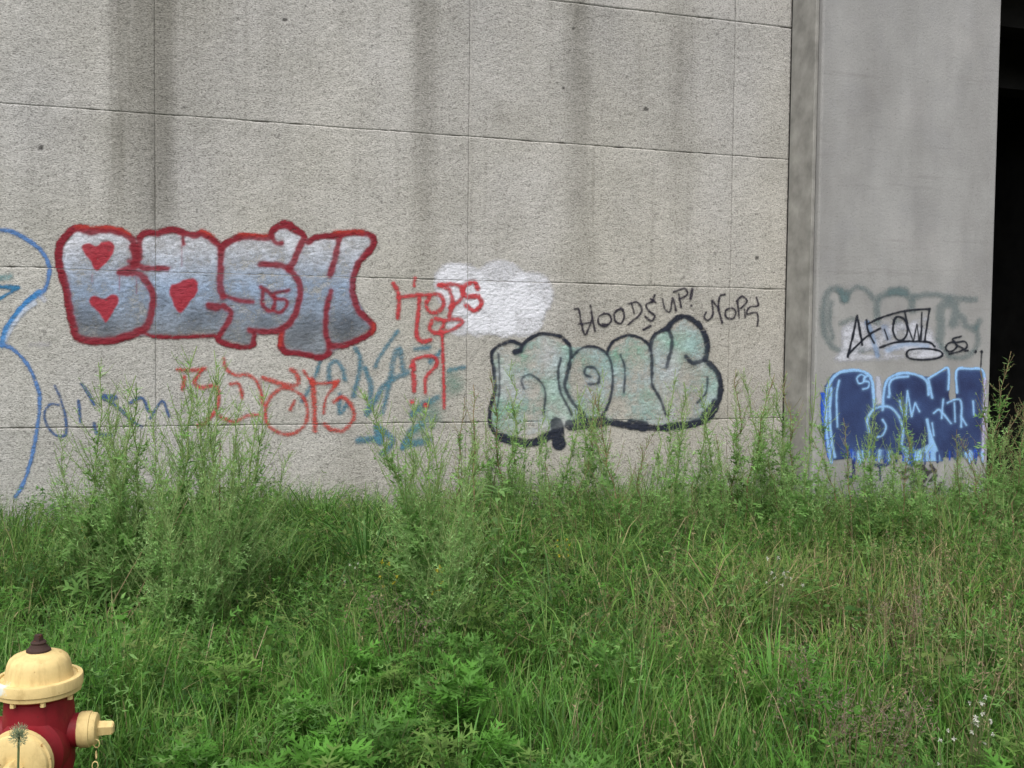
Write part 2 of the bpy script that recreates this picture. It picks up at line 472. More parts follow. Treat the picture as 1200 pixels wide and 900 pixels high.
# ------------------------------------------------------------------ graffiti engine
def catmull(pts, n=6):
    p = np.asarray(pts, float)
    if len(p) < 3: return p
    closed = np.allclose(p[0], p[-1])
    q = np.vstack([p[-2] if closed else 2 * p[0] - p[1], p, p[1] if closed else 2 * p[-1] - p[-2]])
    out = []
    for i in range(1, len(q) - 2):
        for t in np.linspace(0, 1, n, endpoint=False):
            a, b, c, d = q[i - 1], q[i], q[i + 1], q[i + 2]
            out.append(.5 * (2 * b + (c - a) * t + (2 * a - 5 * b + 4 * c - d) * t * t + (3 * b - a - 3 * c + d) * t ** 3))
    out.append(p[-1]); return np.array(out)

class Piece:
    """a piece of graffiti sprayed on a wall lattice; strokes are given in photograph pixels"""
    HSP = .00625
    def __init__(self, box, d, org, relief=True, hsp=None):
        self.d, self.org, self.relief = d, org, relief
        hsp = hsp or self.HSP
        cs = [px_on_wall(x, y, d) for x in (box[0], box[2]) for y in (box[1], box[3])]
        s = [c[0] for c in cs]; z = [c[1] for c in cs]
        self.s = np.arange(min(s), max(s) + hsp, hsp); self.z = np.arange(min(z), max(z) + hsp, hsp)
        self.S, self.Z = np.meshgrid(self.s, self.z)
        self.px, self.py = to_px(W(self.S, np.full(self.S.shape, d), self.Z))
        self.a = np.zeros(self.S.shape); self.c = np.zeros(self.S.shape + (3,))
        self.wob = vnoise(self.S * 26, self.Z * 26, 41, 2); self.big = vnoise(self.S * 5, self.Z * 5, 42, 3)
    def over(self, sl, a, col):
        a0 = self.a[sl]; c0 = self.c[sl]
        na = a + a0 * (1 - a)
        safe = np.where(na > 1e-6, na, 1)
        self.c[sl] = np.where((na > 1e-6)[..., None], (np.asarray(col) * a[..., None] + c0 * (a0 * (1 - a))[..., None]) / safe[..., None], np.asarray(col))
        self.a[sl] = na
    def clip(self, x0, y0, x1, y1):
        m = (self.px >= x0) & (self.px <= x1) & (self.py >= y0) & (self.py <= y1)
        if not m.any(): return None
        j = np.where(m.any(1))[0]; i = np.where(m.any(0))[0]
        return (slice(j[0], j[-1] + 1), slice(i[0], i[-1] + 1))
    def stroke(self, pts, col, w=5, soft=1.5, alpha=.95, smooth=True):
        p = catmull(pts) if smooth else np.asarray(pts, float)
        mg = w / 2 + soft + 3
        sl = self.clip(p[:, 0].min() - mg, p[:, 1].min() - mg, p[:, 0].max() + mg, p[:, 1].max() + mg)
        if sl is None: return
        X, Y = self.px[sl], self.py[sl]; best = np.full(X.shape, 1e9)
        if len(p) == 1: best = np.hypot(X - p[0, 0], Y - p[0, 1])
        for (ax_, ay_), (bx, by) in zip(p[:-1], p[1:]):
            dx, dy = bx - ax_, by - ay_; L2 = dx * dx + dy * dy + 1e-9
            t = np.clip(((X - ax_) * dx + (Y - ay_) * dy) / L2, 0, 1)
            best = np.minimum(best, np.hypot(X - ax_ - t * dx, Y - ay_ - t * dy))
        best = best + self.wob[sl] * min(1.2, w * .18)
        a = np.clip((w / 2 + soft - best) / (2 * soft), 0, 1); a = a * a * (3 - 2 * a)
        halo = np.clip((w / 2 + soft + 3 - best) / (soft + 4), 0, 1) ** 2 * .32
        self.over(sl, np.maximum(a, halo) * alpha * (1 + .22 * self.big[sl]).clip(0, 1), lin(col))
    def poly(self, pts, colfn, alpha=.9, soft=2.0, smooth=True):
        p = catmull(list(pts) + [pts[0]], 4) if smooth else np.asarray(list(pts) + [pts[0]], float)
        sl = self.clip(p[:, 0].min() - 6, p[:, 1].min() - 6, p[:, 0].max() + 6, p[:, 1].max() + 6)
        if sl is None: return
        X, Y = self.px[sl], self.py[sl]; inside = np.zeros(X.shape, bool); best = np.full(X.shape, 1e9)
        for (ax_, ay_), (bx, by) in zip(p[:-1], p[1:]):
            dx, dy = bx - ax_, by - ay_
            cond = (ay_ > Y) != (by > Y)
            inside ^= cond & (X < dx * (Y - ay_) / (dy if abs(dy) > 1e-9 else 1e-9) + ax_)
            t = np.clip(((X - ax_) * dx + (Y - ay_) * dy) / (dx * dx + dy * dy + 1e-9), 0, 1)
            best = np.minimum(best, np.hypot(X - ax_ - t * dx, Y - ay_ - t * dy))
        sd_ = np.where(inside, best, -best) + self.wob[sl] * 1.0
        a = np.clip((sd_ + soft) / (2 * soft), 0, 1); a = a * a * (3 - 2 * a)
        col = colfn(X, Y, self.big[sl], self.wob[sl]) if callable(colfn) else np.broadcast_to(lin(colfn), X.shape + (3,))
        al = alpha(X, Y, self.big[sl], self.wob[sl]) if callable(alpha) else alpha
        self.over(sl, a * al, col)
    def build(self, label, parent, layer=0, name='graffiti'):
        a = self.a.copy()
        if self.relief:
            rel = wall_relief(self.S, self.Z)
            a *= np.clip(1.12 + .22 * rel, .35, 1)
            for zj in ZJ: a *= np.where(np.abs(self.Z - zj) < .003, 0.3, 1)
            for sj in SJ: a *= np.where(np.abs(self.S - sj) < .003, 0.4, 1)
            off = -rel * .0013 - .0030 - .0012 * layer
        else:
            off = np.full(self.S.shape, -.0030 - .0012 * layer)
        P = W(self.S, self.d + off, self.Z).reshape(-1, 3) - self.org
        ny_, nx_ = self.S.shape; I = np.arange(ny_ * nx_).reshape(ny_, nx_)
        q = np.stack([I[:-1, :-1], I[:-1, 1:], I[1:, 1:], I[1:, :-1]], -1).reshape(-1, 4)
        af = a.ravel(); keep = af[q].max(1) > .03; q = q[keep]
        used, inv = np.unique(q, return_inverse=True)
        colr = np.concatenate([self.c.reshape(-1, 3), af[:, None]], 1)[used]
        o = np_mesh(name, P[used], [inv.reshape(-1, 4)], M_PAINT, parent, colr)
        o['label'] = label
        return o

RED = (126, 36, 47); RED2 = (176, 52, 52)
# ---- white patch
g = Piece((495, 295, 665, 405), D_WALL, WORG)
for x, y, r in ((540, 338, 30), (586, 336, 32), (622, 345, 27), (575, 362, 30), (612, 368, 27), (538, 378, 16), (560, 380, 14), (590, 382, 14), (530, 330, 22)):
    g.stroke([(x, y)], (222, 222, 229), r * 2, 4, .7)
g.build('white sprayed-over cloud patch behind the red writing', wall, 0)

# ---- big silver piece with red outline
g = Piece((55, 250, 450, 428), D_WALL, WORG)
def silver(X, Y, big, wob):
    t = np.clip((Y - 272) / 130, 0, 1)[..., None]
    top = lin((202, 204, 212)); mid = lin((150, 168, 194)); low = lin((126, 132, 140))
    c = np.where(t < .5, top + (mid - top) * np.clip((t - .12) / .38, 0, 1), mid + (low - mid) * np.clip((t - .5) / .42, 0, 1))
    return c * (1 + .12 * big[..., None])
g.poly([(72, 292), (90, 270), (140, 272), (160, 281), (190, 274), (236, 275), (258, 290), (286, 278), (314, 279), (332, 266), (352, 277), (366, 283), (430, 275), (437, 282), (418, 312), (414, 340), (436, 384), (400, 405), (384, 418), (334, 411), (330, 389), (298, 392), (295, 405), (259, 398), (262, 391), (176, 393), (104, 398), (90, 394), (78, 340)],
       silver, lambda X, Y, b, w_: np.clip(.68 + .32 * b + .22 * w_ + .15 * vnoise(X / 5, Y / 5, 79, 2), .25, .92), 2, False)
# darker scuffs along the feet of the letters
for x, y, r in ((100, 372, 26), (125, 382, 22), (228, 372, 26), (250, 366, 18), (310, 378, 18), (352, 392, 30), (368, 380, 22), (400, 378, 26), (418, 374, 22), (405, 390, 22), (190, 352, 18)):
    g.stroke([(x, y)], (62, 66, 74), r, 9, .36)
for p, wd in (
    ([(140, 272), (124, 269), (108, 271), (90, 268), (76, 278), (69, 292), (70, 312), (77, 336), (81, 360), (86, 382), (90, 394), (104, 399), (128, 399), (148, 394), (164, 388)], 8.5),
    ([(140, 272), (152, 278), (158, 288), (158, 304), (152, 314), (140, 319), (160, 320), (172, 330), (179, 346), (178, 364), (172, 382), (166, 388)], 7.5),
    ([(164, 302), (164, 280), (172, 273), (186, 273), (202, 269), (214, 273), (228, 276), (236, 274), (248, 280), (258, 290), (259, 302), (258, 320), (258, 336), (261, 348)], 7),
    ([(152, 306), (164, 312), (172, 314), (196, 315)], 6), ([(156, 290), (160, 300), (158, 312)], 9),
    ([(166, 388), (176, 393), (192, 395), (212, 395), (240, 394), (252, 393)], 4),
    ([(245, 358), (255, 360)], 8), ([(214, 274), (215, 286)], 4),
    ([(260, 290), (268, 284), (286, 277), (314, 279), (320, 270), (332, 264), (348, 270), (356, 278), (350, 292), (344, 306), (338, 316)], 7.5),
    ([(318, 278), (324, 285), (330, 285)], 5), ([(332, 262), (340, 264)], 8),
    ([(305, 310), (320, 310), (336, 314), (348, 326), (352, 342), (348, 362), (340, 378), (328, 386), (312, 389), (292, 387)], 6.5),
    ([(261, 346), (280, 352), (296, 354)], 4.5),
    ([(262, 358), (270, 366), (268, 376), (260, 388), (256, 398), (268, 404), (286, 407), (296, 404), (298, 392)], 6),
    ([(308, 342), (308, 358), (318, 364), (322, 352), (316, 344), (306, 337)], 4.5),
    ([(338, 340), (322, 344), (324, 350), (334, 351), (336, 358), (328, 366), (320, 364)], 4),
    ([(360, 284), (372, 278), (392, 276), (410, 273), (430, 274), (438, 281), (434, 292), (420, 308), (414, 326), (414, 348), (422, 366), (436, 380), (434, 390), (416, 400), (400, 405), (386, 405)], 7),
    ([(398, 278), (392, 304), (387, 322)], 6.5), ([(388, 341), (383, 360), (381, 384), (385, 404), (384, 416)], 5.5),
    ([(331, 388), (329, 402), (334, 412), (352, 414), (376, 419), (386, 414)], 6)):
    g.stroke(p, RED, wd * 1.12, 2.0, .94)
for p in ([(90, 266), (120, 266), (140, 268), (152, 274)], [(236, 270), (250, 276)], [(280, 274), (312, 276)], [(392, 272), (425, 271)], [(438, 380), (437, 390)], [(330, 392), (328, 404)]):
    g.stroke(p, (190, 66, 50), 4, 2.5, .55)
for h_ in ([(96, 289), (104, 285), (113, 288), (120, 283), (129, 283), (134, 288), (133, 296), (128, 304), (120, 312), (115, 317), (110, 314), (106, 306), (100, 298)],
           [(105, 352), (110, 347), (118, 350), (124, 350), (130, 345), (137, 346), (139, 352), (135, 362), (129, 372), (124, 378), (120, 372), (112, 362), (107, 358)],
           [(200, 334), (208, 332), (216, 328), (226, 326), (232, 332), (230, 344), (222, 354), (213, 366), (207, 364), (202, 352), (199, 344)]):
    g.poly(h_, (156, 40, 52), .95, 1.5)
for x, y0, y1 in ((213, 288, 312), (140, 322, 340), (160, 325, 344), (108, 322, 330)):
    g.stroke([(x, y0), (x, y1)], RED, 1.4, .9, .5)
g.build('silver and blue bubble-letter piece with dark red outline and red hearts', wall, 1)

# ---- blue curves far left
g = Piece((-40, 255, 66, 590), D_WALL, WORG)
B1 = (92, 130, 184)
g.stroke([(46, 344), (52, 352)], (206, 208, 218), 6, 3, .7); g.stroke([(40, 356), (26, 366), (12, 386), (6, 398)], (200, 208, 222), 7, 2.5, .75)
g.stroke([(36, 404), (56, 404)], (196, 194, 196), 6, 4, .5)
g.stroke([(-34, 290), (-14, 275), (0, 270), (15, 272), (35, 283), (50, 296), (57, 310), (57, 325), (53, 338), (46, 345)], B1, 5, 2, .85)
g.stroke([(46, 342), (30, 355), (15, 373), (6, 388), (2, 405)], (64, 128, 186), 6, 1.8, .9)
g.stroke([(2, 404), (15, 409), (30, 424), (39, 440), (46, 462), (46, 482), (42, 512), (36, 540), (28, 565), (18, 582)], B1, 4.5, 1.8, .85)
g.stroke([(-20, 338), (0, 336), (21, 337)], (60, 120, 160), 5, 2, .8); g.stroke([(21, 337), (8, 345), (-10, 356)], (60, 120, 160), 4, 2, .8)
g.stroke([(0, 326), (12, 324)], (110, 160, 165), 7, 4, .5)
g.build('big blue spray curve at the far left of the wall', wall, 0)

# ---- thin navy tag
g = Piece((44, 440, 205, 520), D_WALL, WORG)
DB = (70, 98, 142)
for p, wd in (([(64, 452), (69, 462), (73, 474), (77, 490), (77, 509), (66, 510), (56, 500), (52, 486), (58, 474), (69, 474)], 3.5), ([(96, 450), (104, 462), (110, 474)], 4), ([(92, 470), (94, 494)], 4),
              ([(120, 465), (138, 477), (156, 494), (166, 500)], 4), ([(122, 464), (134, 466)], 7), ([(152, 472), (166, 466), (174, 482)], 4), ([(110, 496), (114, 508), (130, 510)], 4), ([(176, 490), (190, 470), (198, 488)], 3.5)):
    g.stroke(p, DB, wd, 1.6, .75)
g.build('thin faded navy tag half hidden by tall weeds on the left', wall, 1)

# ---- teal tag
g = Piece((350, 380, 552, 545), D_WALL, WORG)
TE = (78, 128, 148)
for p, wd in (([(354, 470), (362, 456), (368, 443), (376, 422)], 5), ([(386, 448), (386, 428), (394, 423), (402, 434), (404, 446)], 6), ([(416, 408), (422, 420), (420, 440), (414, 464)], 6), ([(398, 462), (398, 484), (406, 474)], 6),
              ([(428, 432), (434, 450), (434, 468), (430, 486), (440, 468), (452, 450), (478, 436)], 7), ([(458, 442), (462, 418), (468, 409), (472, 432)], 7), ([(456, 452), (448, 484)], 6), ([(440, 430), (446, 416), (466, 388)], 5),
              ([(486, 409), (502, 407)], 6), ([(420, 516), (444, 514)], 9), ([(442, 500), (460, 516), (448, 532)], 8), ([(442, 504), (446, 518)], 10), ([(472, 524), (482, 506), (494, 496)], 8), ([(476, 522), (502, 516)], 9), ([(526, 434), (544, 430)], 5), ([(482, 486), (494, 476), (512, 466)], 8), ([(504, 424), (516, 412)], 6)):
    g.stroke(p, TE, wd, 3, .6)
for x, y, r in ((530, 450, 28), (505, 485, 30), (490, 505, 22)): g.stroke([(x, y)], (112, 150, 136), r, 12, .45)
g.build('blurred teal zigzag tag between the red writings', wall, 0)

# ---- orange red tag below the silver piece
g = Piece((198, 410, 425, 515), D_WALL, WORG)
OR = (190, 68, 58)
for p, wd in (([(208, 433), (224, 434), (240, 432)], 5), ([(216, 442), (214, 456)], 6), ([(236, 434), (228, 448), (236, 454), (252, 452), (256, 464), (254, 478), (242, 494), (232, 499)], 5.5),
              ([(262, 420), (265, 432), (276, 439), (290, 439), (300, 446), (306, 460), (308, 474)], 5), ([(270, 450), (280, 450), (284, 466)], 5), ([(258, 488), (274, 494), (290, 487), (304, 486)], 5),
              ([(308, 442), (324, 448), (342, 452), (350, 448), (347, 438), (341, 433)], 6), ([(334, 454), (318, 464), (311, 480), (314, 498), (330, 508), (346, 507), (358, 496), (360, 478), (353, 463), (334, 454)], 5),
              ([(366, 444), (368, 470), (369, 504)], 7), ([(356, 435), (366, 448), (380, 449), (394, 449), (382, 466), (379, 484)], 4), ([(392, 450), (396, 447)], 6), ([(391, 471), (400, 465), (411, 474), (414, 490), (402, 504), (388, 503), (380, 497)], 5.5), ([(345, 470), (340, 480)], 4)):
    g.stroke(p, OR, wd * .92, 2.4, .64)
g.build('orange red looping tag under the silver letters', wall, 2)

# ---- red HOODS UP
g = Piece((452, 318, 575, 484), D_WALL, WORG)
HR = (190, 66, 70)
for p, wd in (([(461, 332), (467, 346), (466, 372)], 5.5), ([(466, 349), (484, 346), (502, 346)], 5), ([(486, 326), (485, 335)], 4), ([(491, 348), (490, 368), (488, 392), (494, 400), (504, 398)], 5),
              ([(506, 346), (499, 356), (504, 366), (514, 365), (520, 354), (514, 345), (506, 346)], 5), ([(514, 334), (526, 340), (530, 356), (526, 370)], 5.5), ([(514, 334), (530, 333), (541, 337), (540, 350), (528, 360)], 5),
              ([(560, 338), (554, 330), (542, 338), (546, 347), (560, 348), (564, 356), (556, 364), (546, 358)], 6), ([(506, 375), (504, 386), (514, 390), (520, 377), (510, 373)], 5), ([(520, 376), (536, 374), (542, 378), (530, 386), (516, 390)], 5),
              ([(518, 392), (519, 420), (520, 458), (520, 478)], 4), ([(481, 430), (486, 421), (500, 417), (510, 420), (511, 428), (499, 442), (498, 460)], 4.5), ([(484, 428), (485, 446), (485, 458)], 6), ([(483, 471)], 7), ([(499, 475)], 7)):
    g.stroke(p, HR, wd, 2.0, .76)
g.build('red handwritten tag with a long drip over the white patch', wall, 3)

# ---- black outlined piece with pale green fill
g = Piece((564, 362, 856, 585), D_WALL, WORG)
def mint(X, Y, big, wob):
    k = np.clip(.5 + .9 * big, 0, 1)[..., None]
    k2 = np.clip(.5 + 1.2 * vnoise(X / 22, Y / 22, 77, 2), 0, 1)[..., None]
    a_, b_, c_ = lin((210, 210, 210)), lin((140, 182, 162)), lin((184, 202, 212))
    return (a_ * (1 - k) + b_ * k) * (1 - .5 * k2) + c_ * .5 * k2
g.poly([(578, 412), (600, 401), (612, 405), (637, 392), (668, 407), (695, 407), (713, 413), (737, 394), (760, 405), (766, 393), (785, 388), (802, 373), (825, 392), (830, 420), (842, 440), (840, 470), (825, 492), (780, 498), (710, 493), (660, 500), (600, 514), (576, 500), (579, 460)], mint, lambda X, Y, b, w_: np.clip(.46 + .6 * vnoise(X / 26, Y / 40, 78, 3) + .25 * w_, .08, .8), 2, False)
BK = (42, 46, 58)
for p, wd in (([(606, 413), (611, 406), (600, 400), (585, 405), (576, 415), (579, 435), (580, 457), (575, 475), (574, 495), (580, 507), (592, 517), (620, 520), (650, 508)], 4.6), ([(584, 415), (585, 435), (585, 460), (581, 485)], 2.6),
              ([(609, 410), (620, 397), (637, 391), (657, 395), (668, 407), (667, 427), (662, 452), (670, 470), (685, 487)], 4.6), ([(657, 420), (654, 437), (657, 460), (670, 485)], 3.6), ([(614, 455), (611, 445), (620, 439), (632, 446), (639, 460), (637, 485)], 2.6),
              ([(670, 419), (680, 409), (695, 406), (710, 414), (717, 430), (717, 457), (710, 480), (700, 494)], 3.6), ([(689, 450), (700, 449), (702, 440), (696, 431), (687, 431), (685, 438), (692, 442)], 3.6),
              ([(711, 415), (715, 404), (725, 396), (737, 393), (752, 397), (762, 409), (764, 435), (764, 450), (772, 465), (781, 487)], 3.8), ([(727, 416), (732, 432), (731, 460)], 2.6),
              ([(762, 410), (764, 397), (772, 389), (782, 387), (787, 397), (786, 410), (781, 429)], 5), ([(781, 386), (790, 375), (802, 371), (815, 377), (825, 390), (829, 407), (826, 422)], 7), ([(826, 422), (812, 425), (804, 418)], 5),
              ([(831, 426), (841, 437), (844, 457), (837, 480), (827, 492), (810, 497), (780, 500)], 7), ([(829, 442), (827, 460), (817, 472)], 2.6), ([(604, 412), (609, 411)], 7),
              ([(652, 497), (655, 520)], 17), ([(668, 498), (705, 494)], 14), ([(680, 486), (690, 500)], 9), ([(710, 494), (745, 500), (780, 502)], 8), ([(740, 497), (754, 499)], 13), ([(586, 512), (620, 519), (650, 507)], 11), ([(780, 500), (805, 498), (826, 490)], 9), ([(826, 486), (838, 470)], 8),
              ([(570, 535), (577, 545), (572, 560), (580, 568), (579, 584)], 2.4), ([(574, 540), (582, 552)], 2)):
    g.stroke(p, BK, wd * .95, 1.5, .86)
g.build('pale mint bubble letters with black outline and spiral', wall, 1)

# ---- black handwriting
g = Piece((666, 330, 896, 400), D_WALL, WORG)
BL = (48, 44, 56)
for p, wd in (([(673, 362), (678, 363), (681, 378), (685, 392), (690, 384), (694, 372)], 2.6), ([(692, 358), (694, 374), (697, 388)], 2.8), ([(678, 380), (690, 378)], 2.4), ([(708, 367), (701, 372), (702, 380), (710, 382), (716, 375), (713, 368), (706, 368)], 2.8), ([(706, 380), (712, 380)], 2.4),
              ([(727, 361), (720, 367), (721, 376), (727, 379), (731, 372), (729, 362), (722, 364)], 3), ([(740, 356), (743, 367)], 2.4), ([(736, 356), (746, 354), (752, 362), (748, 370), (736, 380)], 2.6), ([(767, 346), (764, 353), (757, 357), (760, 364), (767, 370), (763, 376), (756, 371)], 3),
              ([(762, 350), (768, 354)], 2.4), ([(776, 350), (779, 362), (785, 365), (788, 349), (792, 364)], 2.6), ([(795, 344), (798, 360)], 2.6), ([(789, 342), (802, 338), (805, 345), (797, 350)], 2.6), ([(811, 339), (809, 350)], 4), ([(810, 358)], 3.6),
              ([(834, 352), (835, 368), (830, 375), (825, 372), (827, 366)], 2.6), ([(835, 352), (839, 358), (842, 362)], 2.2), ([(849, 345), (843, 348), (842, 362), (846, 378)], 2.8), ([(857, 361), (850, 364), (851, 372), (859, 373), (862, 365), (857, 361)], 2.6),
              ([(864, 354), (866, 372)], 2.6), ([(863, 353), (869, 347), (875, 353), (868, 361)], 2.6), ([(886, 348), (888, 358), (878, 360), (875, 368), (886, 366), (888, 374), (887, 382)], 2.4), ([(872, 362), (873, 372)], 2.2), ([(754, 386), (762, 382)], 4)):
    g.stroke(p, BL, wd * .9, 1.0, .78)
g.build('thin black handwritten words above the mint letters', wall, 2)

# ---- pier: faded outlines
PP = (D_PIER, PORG, False)
g = Piece((958, 325, 1160, 428), *PP)
GF = (104, 124, 126)
for p, wd in (([(988, 352), (985, 341), (974, 339), (966, 352), (964, 376), (968, 396), (978, 408), (996, 412), (1016, 408)], 6), ([(974, 354), (972, 378), (976, 396)], 4), ([(990, 350), (1000, 338), (1012, 338), (1022, 348)], 5), ([(986, 379), (1000, 374)], 5), ([(986, 341), (991, 350)], 7),
              ([(1028, 378), (1028, 354), (1036, 346), (1052, 342), (1066, 350), (1069, 364)], 7), ([(1072, 348), (1092, 345), (1120, 349), (1142, 351)], 6), ([(1100, 404), (1102, 380), (1102, 360), (1114, 356), (1120, 364), (1116, 380)], 9), ([(1128, 372), (1132, 382), (1142, 384), (1148, 376)], 6), ([(1144, 384), (1145, 404), (1132, 418), (1114, 418), (1104, 410)], 5), ([(996, 410), (1018, 404), (1026, 398)], 7), ([(1050, 376), (1058, 384)], 6), ([(1046, 342), (1060, 341)], 8)):
    g.stroke(p, GF, wd * 1.35, 4.5, .46)
g.build('faded grey green outline letters on the upper pier', pier, 0)
g = Piece((972, 355, 1110, 430), *PP)
g.poly([(986, 384), (1004, 376), (1020, 382), (1040, 372), (1060, 380), (1084, 371), (1092, 386), (1098, 404), (1102, 419), (1040, 421), (978, 423), (986, 408)], (202, 203, 212), lambda X, Y, b, w_: np.clip(.55 + .75 * vnoise(X / 16, Y / 9, 91, 3) + .1 * w_, .08, .85), 5)
g.stroke([(1016, 378), (1022, 394), (1028, 416)], (122, 146, 178), 6, 2, .7); g.stroke([(1040, 410), (1062, 403), (1086, 406)], (138, 160, 190), 6, 2.5, .7); g.stroke([(1036, 384), (1040, 396)], (110, 130, 160), 7, 3, .5)
g.build('white paint patch behind the black tag on the pier', pier, 1)
g = Piece((985, 355, 1160, 436), *PP)
BT = (32, 36, 46)
for p, wd, sm in (([(993, 418), (999, 394), (1004, 370), (1007, 386), (1010, 404)], 3, False), ([(993, 416), (1008, 401), (1020, 391), (1031, 385)], 2.6, True), ([(1015, 375), (1017, 388), (1024, 402)], 2.4, True), ([(1016, 380), (1030, 373), (1052, 366), (1070, 363), (1089, 362)], 2.6, True),
                  ([(1048, 374), (1046, 386), (1050, 397), (1058, 398), (1063, 388), (1060, 375), (1052, 371), (1048, 374)], 2.8, True), ([(1060, 366), (1064, 384), (1070, 400), (1074, 380), (1077, 400), (1080, 382)], 2.2, False), ([(1089, 362), (1083, 400)], 2.6, False), ([(1080, 366), (1079, 398)], 2, False),
                  ([(1031, 407), (1050, 401), (1070, 400), (1088, 401), (1095, 406)], 3, True), ([(1062, 415), (1066, 410), (1083, 408.5), (1100, 411), (1104, 416), (1096, 420), (1080, 421.5), (1066, 420), (1062, 415)], 2.8, True),
                  ([(1110, 403), (1108, 409), (1114, 412), (1121, 406), (1117, 401), (1110, 403)], 2.2, True), ([(1126, 394), (1116, 397), (1120, 401), (1130, 400), (1133, 406), (1126, 411), (1112, 415)], 2.2, True), ([(1131, 411), (1134, 411)], 2.5, False), ([(1120, 404), (1128, 408)], 2, False),
                  ([(1143, 412)], 3.8, False), ([(1150, 412)], 4.2, False), ([(1150, 412), (1149, 430)], 1.8, False), ([(1036, 386), (1040, 398)], 2, False)):
    g.stroke(p, BT, wd * .88, .9, .85, sm)
g.build('black spiky handwritten tag with underline on the pier', pier, 2)

# ---- pier: navy piece with light blue outline
g = Piece((955, 426, 1160, 592), *PP)
def navy(X, Y, big, wob):
    k = np.clip(.5 + .8 * big, 0, 1)[..., None]
    return lin((42, 50, 86)) * (1 - k) + lin((60, 78, 122)) * k
g.poly([(966, 452), (975, 438), (1000, 433), (1020, 440), (1024, 475), (1034, 475), (1036, 447), (1050, 437), (1080, 440), (1090, 442), (1112, 432), (1112, 470), (1120, 470), (1121, 433), (1150, 433), (1155, 445), (1152, 534), (1108, 536), (1060, 532), (1000, 536), (971, 540)], navy, .93, 1.4, False)
g.poly([(1026, 442), (1032, 440), (1034, 474), (1026, 474)], (186, 190, 206), .8, 2, False)
LB = (150, 194, 240); SB = (44, 86, 190)
g.stroke([(964, 462), (965, 485), (967, 505), (972, 534)], SB, 6, 1.2, .9)
for p, wd in (([(974, 542), (970, 520), (968, 500), (968, 470), (971, 452), (981, 438), (996, 434), (1010, 435), (1020, 442), (1023, 456), (1024, 476)], 3.4), ([(983, 446), (980, 464), (981, 500)], 2.4), ([(974, 455), (972, 480), (974, 515), (978, 535)], 3.4),
              ([(1009, 439), (1004, 443), (1006, 449), (1011, 448), (1013, 442), (1009, 439)], 2), ([(1019, 440), (1013, 442), (1012, 446), (1018, 448), (1017, 454), (1011, 456)], 2),
              ([(1034, 480), (1036, 456), (1042, 443), (1058, 437), (1076, 440), (1086, 448), (1088, 462)], 3), ([(1042, 462), (1042, 450), (1048, 443), (1064, 441)], 2.6), ([(1041, 465)], 3.4),
              ([(1018, 506), (1016, 492), (1025, 479), (1042, 477), (1054, 490), (1058, 506), (1056, 522)], 2.8), ([(1034, 492), (1038, 500), (1034, 510), (1028, 512)], 2.2),
              ([(1088, 446), (1092, 466)], 2.6), ([(1087, 444), (1100, 436), (1111, 432), (1111, 456)], 2.6), ([(1121, 460), (1121, 434), (1136, 432), (1150, 433), (1154, 444)], 3), ([(1086, 492), (1090, 510), (1097, 528)], 3.4), ([(1092, 496), (1094, 510)], 2),
              ([(1094, 484), (1100, 480), (1106, 486), (1114, 496)], 2.2), ([(1105, 468), (1103, 490)], 2), ([(1110, 472), (1120, 468), (1126, 472), (1126, 500)], 2.4), ([(1118, 472), (1119, 494)], 2), ([(1126, 488), (1132, 498)], 2), ([(1140, 470), (1141, 486)], 2)):
    g.stroke(p, LB, wd, 1.0, .92)
g.stroke([(1054, 470), (1056, 480), (1061, 490), (1063, 458), (1068, 488), (1072, 472), (1077, 482)], LB, 2, .8, .95, False)
g.stroke([(1154, 444), (1153, 480), (1151, 538)], (196, 190, 224), 3, 1.2, .9)
g.poly([(1057, 523), (1075, 528), (1088, 520), (1087, 496), (1098, 528), (1104, 540), (1060, 541)], LB, .88, 1.5, False)
rr = random.Random(4)
for k in range(46):
    x = 996 + rr.random() * 156; y = 528 + rr.random() * 4
    g.stroke([(x, y), (x, y + 5 + rr.random() * 8)], rr.choice([LB, LB, SB, (60, 76, 120)]), 1.6 + rr.random() * 2.2, 1, .85, False)
g.stroke([(1068, 527), (1068, 543)], SB, 6, 1, .95, False)
for p, wd in (([(1000, 540), (1000, 558)], 4), ([(992, 559), (1006, 558)], 2.5), ([(1026, 545), (1038, 545)], 4), ([(1031, 545), (1031, 562)], 2.6)): g.stroke(p, (50, 60, 104), wd, 1.2, .8, False)
for k in range(20):
    x, y = 1061 + rr.random() * 42, 545 + rr.random() * 34; an = rr.random() * 3.14
    g.stroke([(x, y), (x + 8 * math.cos(an), y + 8 * math.sin(an))], (66, 62, 66), 4, 1.3, .72, False)
g.build('navy block letters with light blue outline low on the pier', pier, 1)

# ------------------------------------------------------------------ fire hydrant
HX, HY, HZ = -1.395, 3.0, 0.0
HA = math.radians(10)
hyd = empty('fire_hydrant', (HX, HY, HZ), HA); hyd.scale = (.95, .95, .99)
tag(hyd, 'red fire hydrant with cream cap and nozzle caps in the grass', 'hydrant')
bm = bmesh.new()
lathe(bm, [(.0, -.1), (.115, -.1), (.115, .03), (.135, .04), (.135, .075), (.10, .085), (.097, .12), (.097, .30), (.103, .33), (.106, .42), (.103, .49), (.099, .535), (.112, .546), (.0, .547)], 56)
bm_obj('barrel', bm, M_RED, hyd, True)
bm = bmesh.new()
lathe(bm, [(.0, .5475), (.119, .5475), (.124, .551), (.1245, .562), (.1285, .565), (.129, .592), (.127, .596), (.113, .597), (.1115, .592), (.101, .592), (.0985, .597), (.097, .606), (.0945, .62), (.0915, .636), (.085, .650), (.074, .659), (.058, .665), (.04, .669), (.034, .671), (.0, .672)], 56)
bon = bm_obj('bonnet', bm, M_CREAM, hyd, True)
bm = bmesh.new()
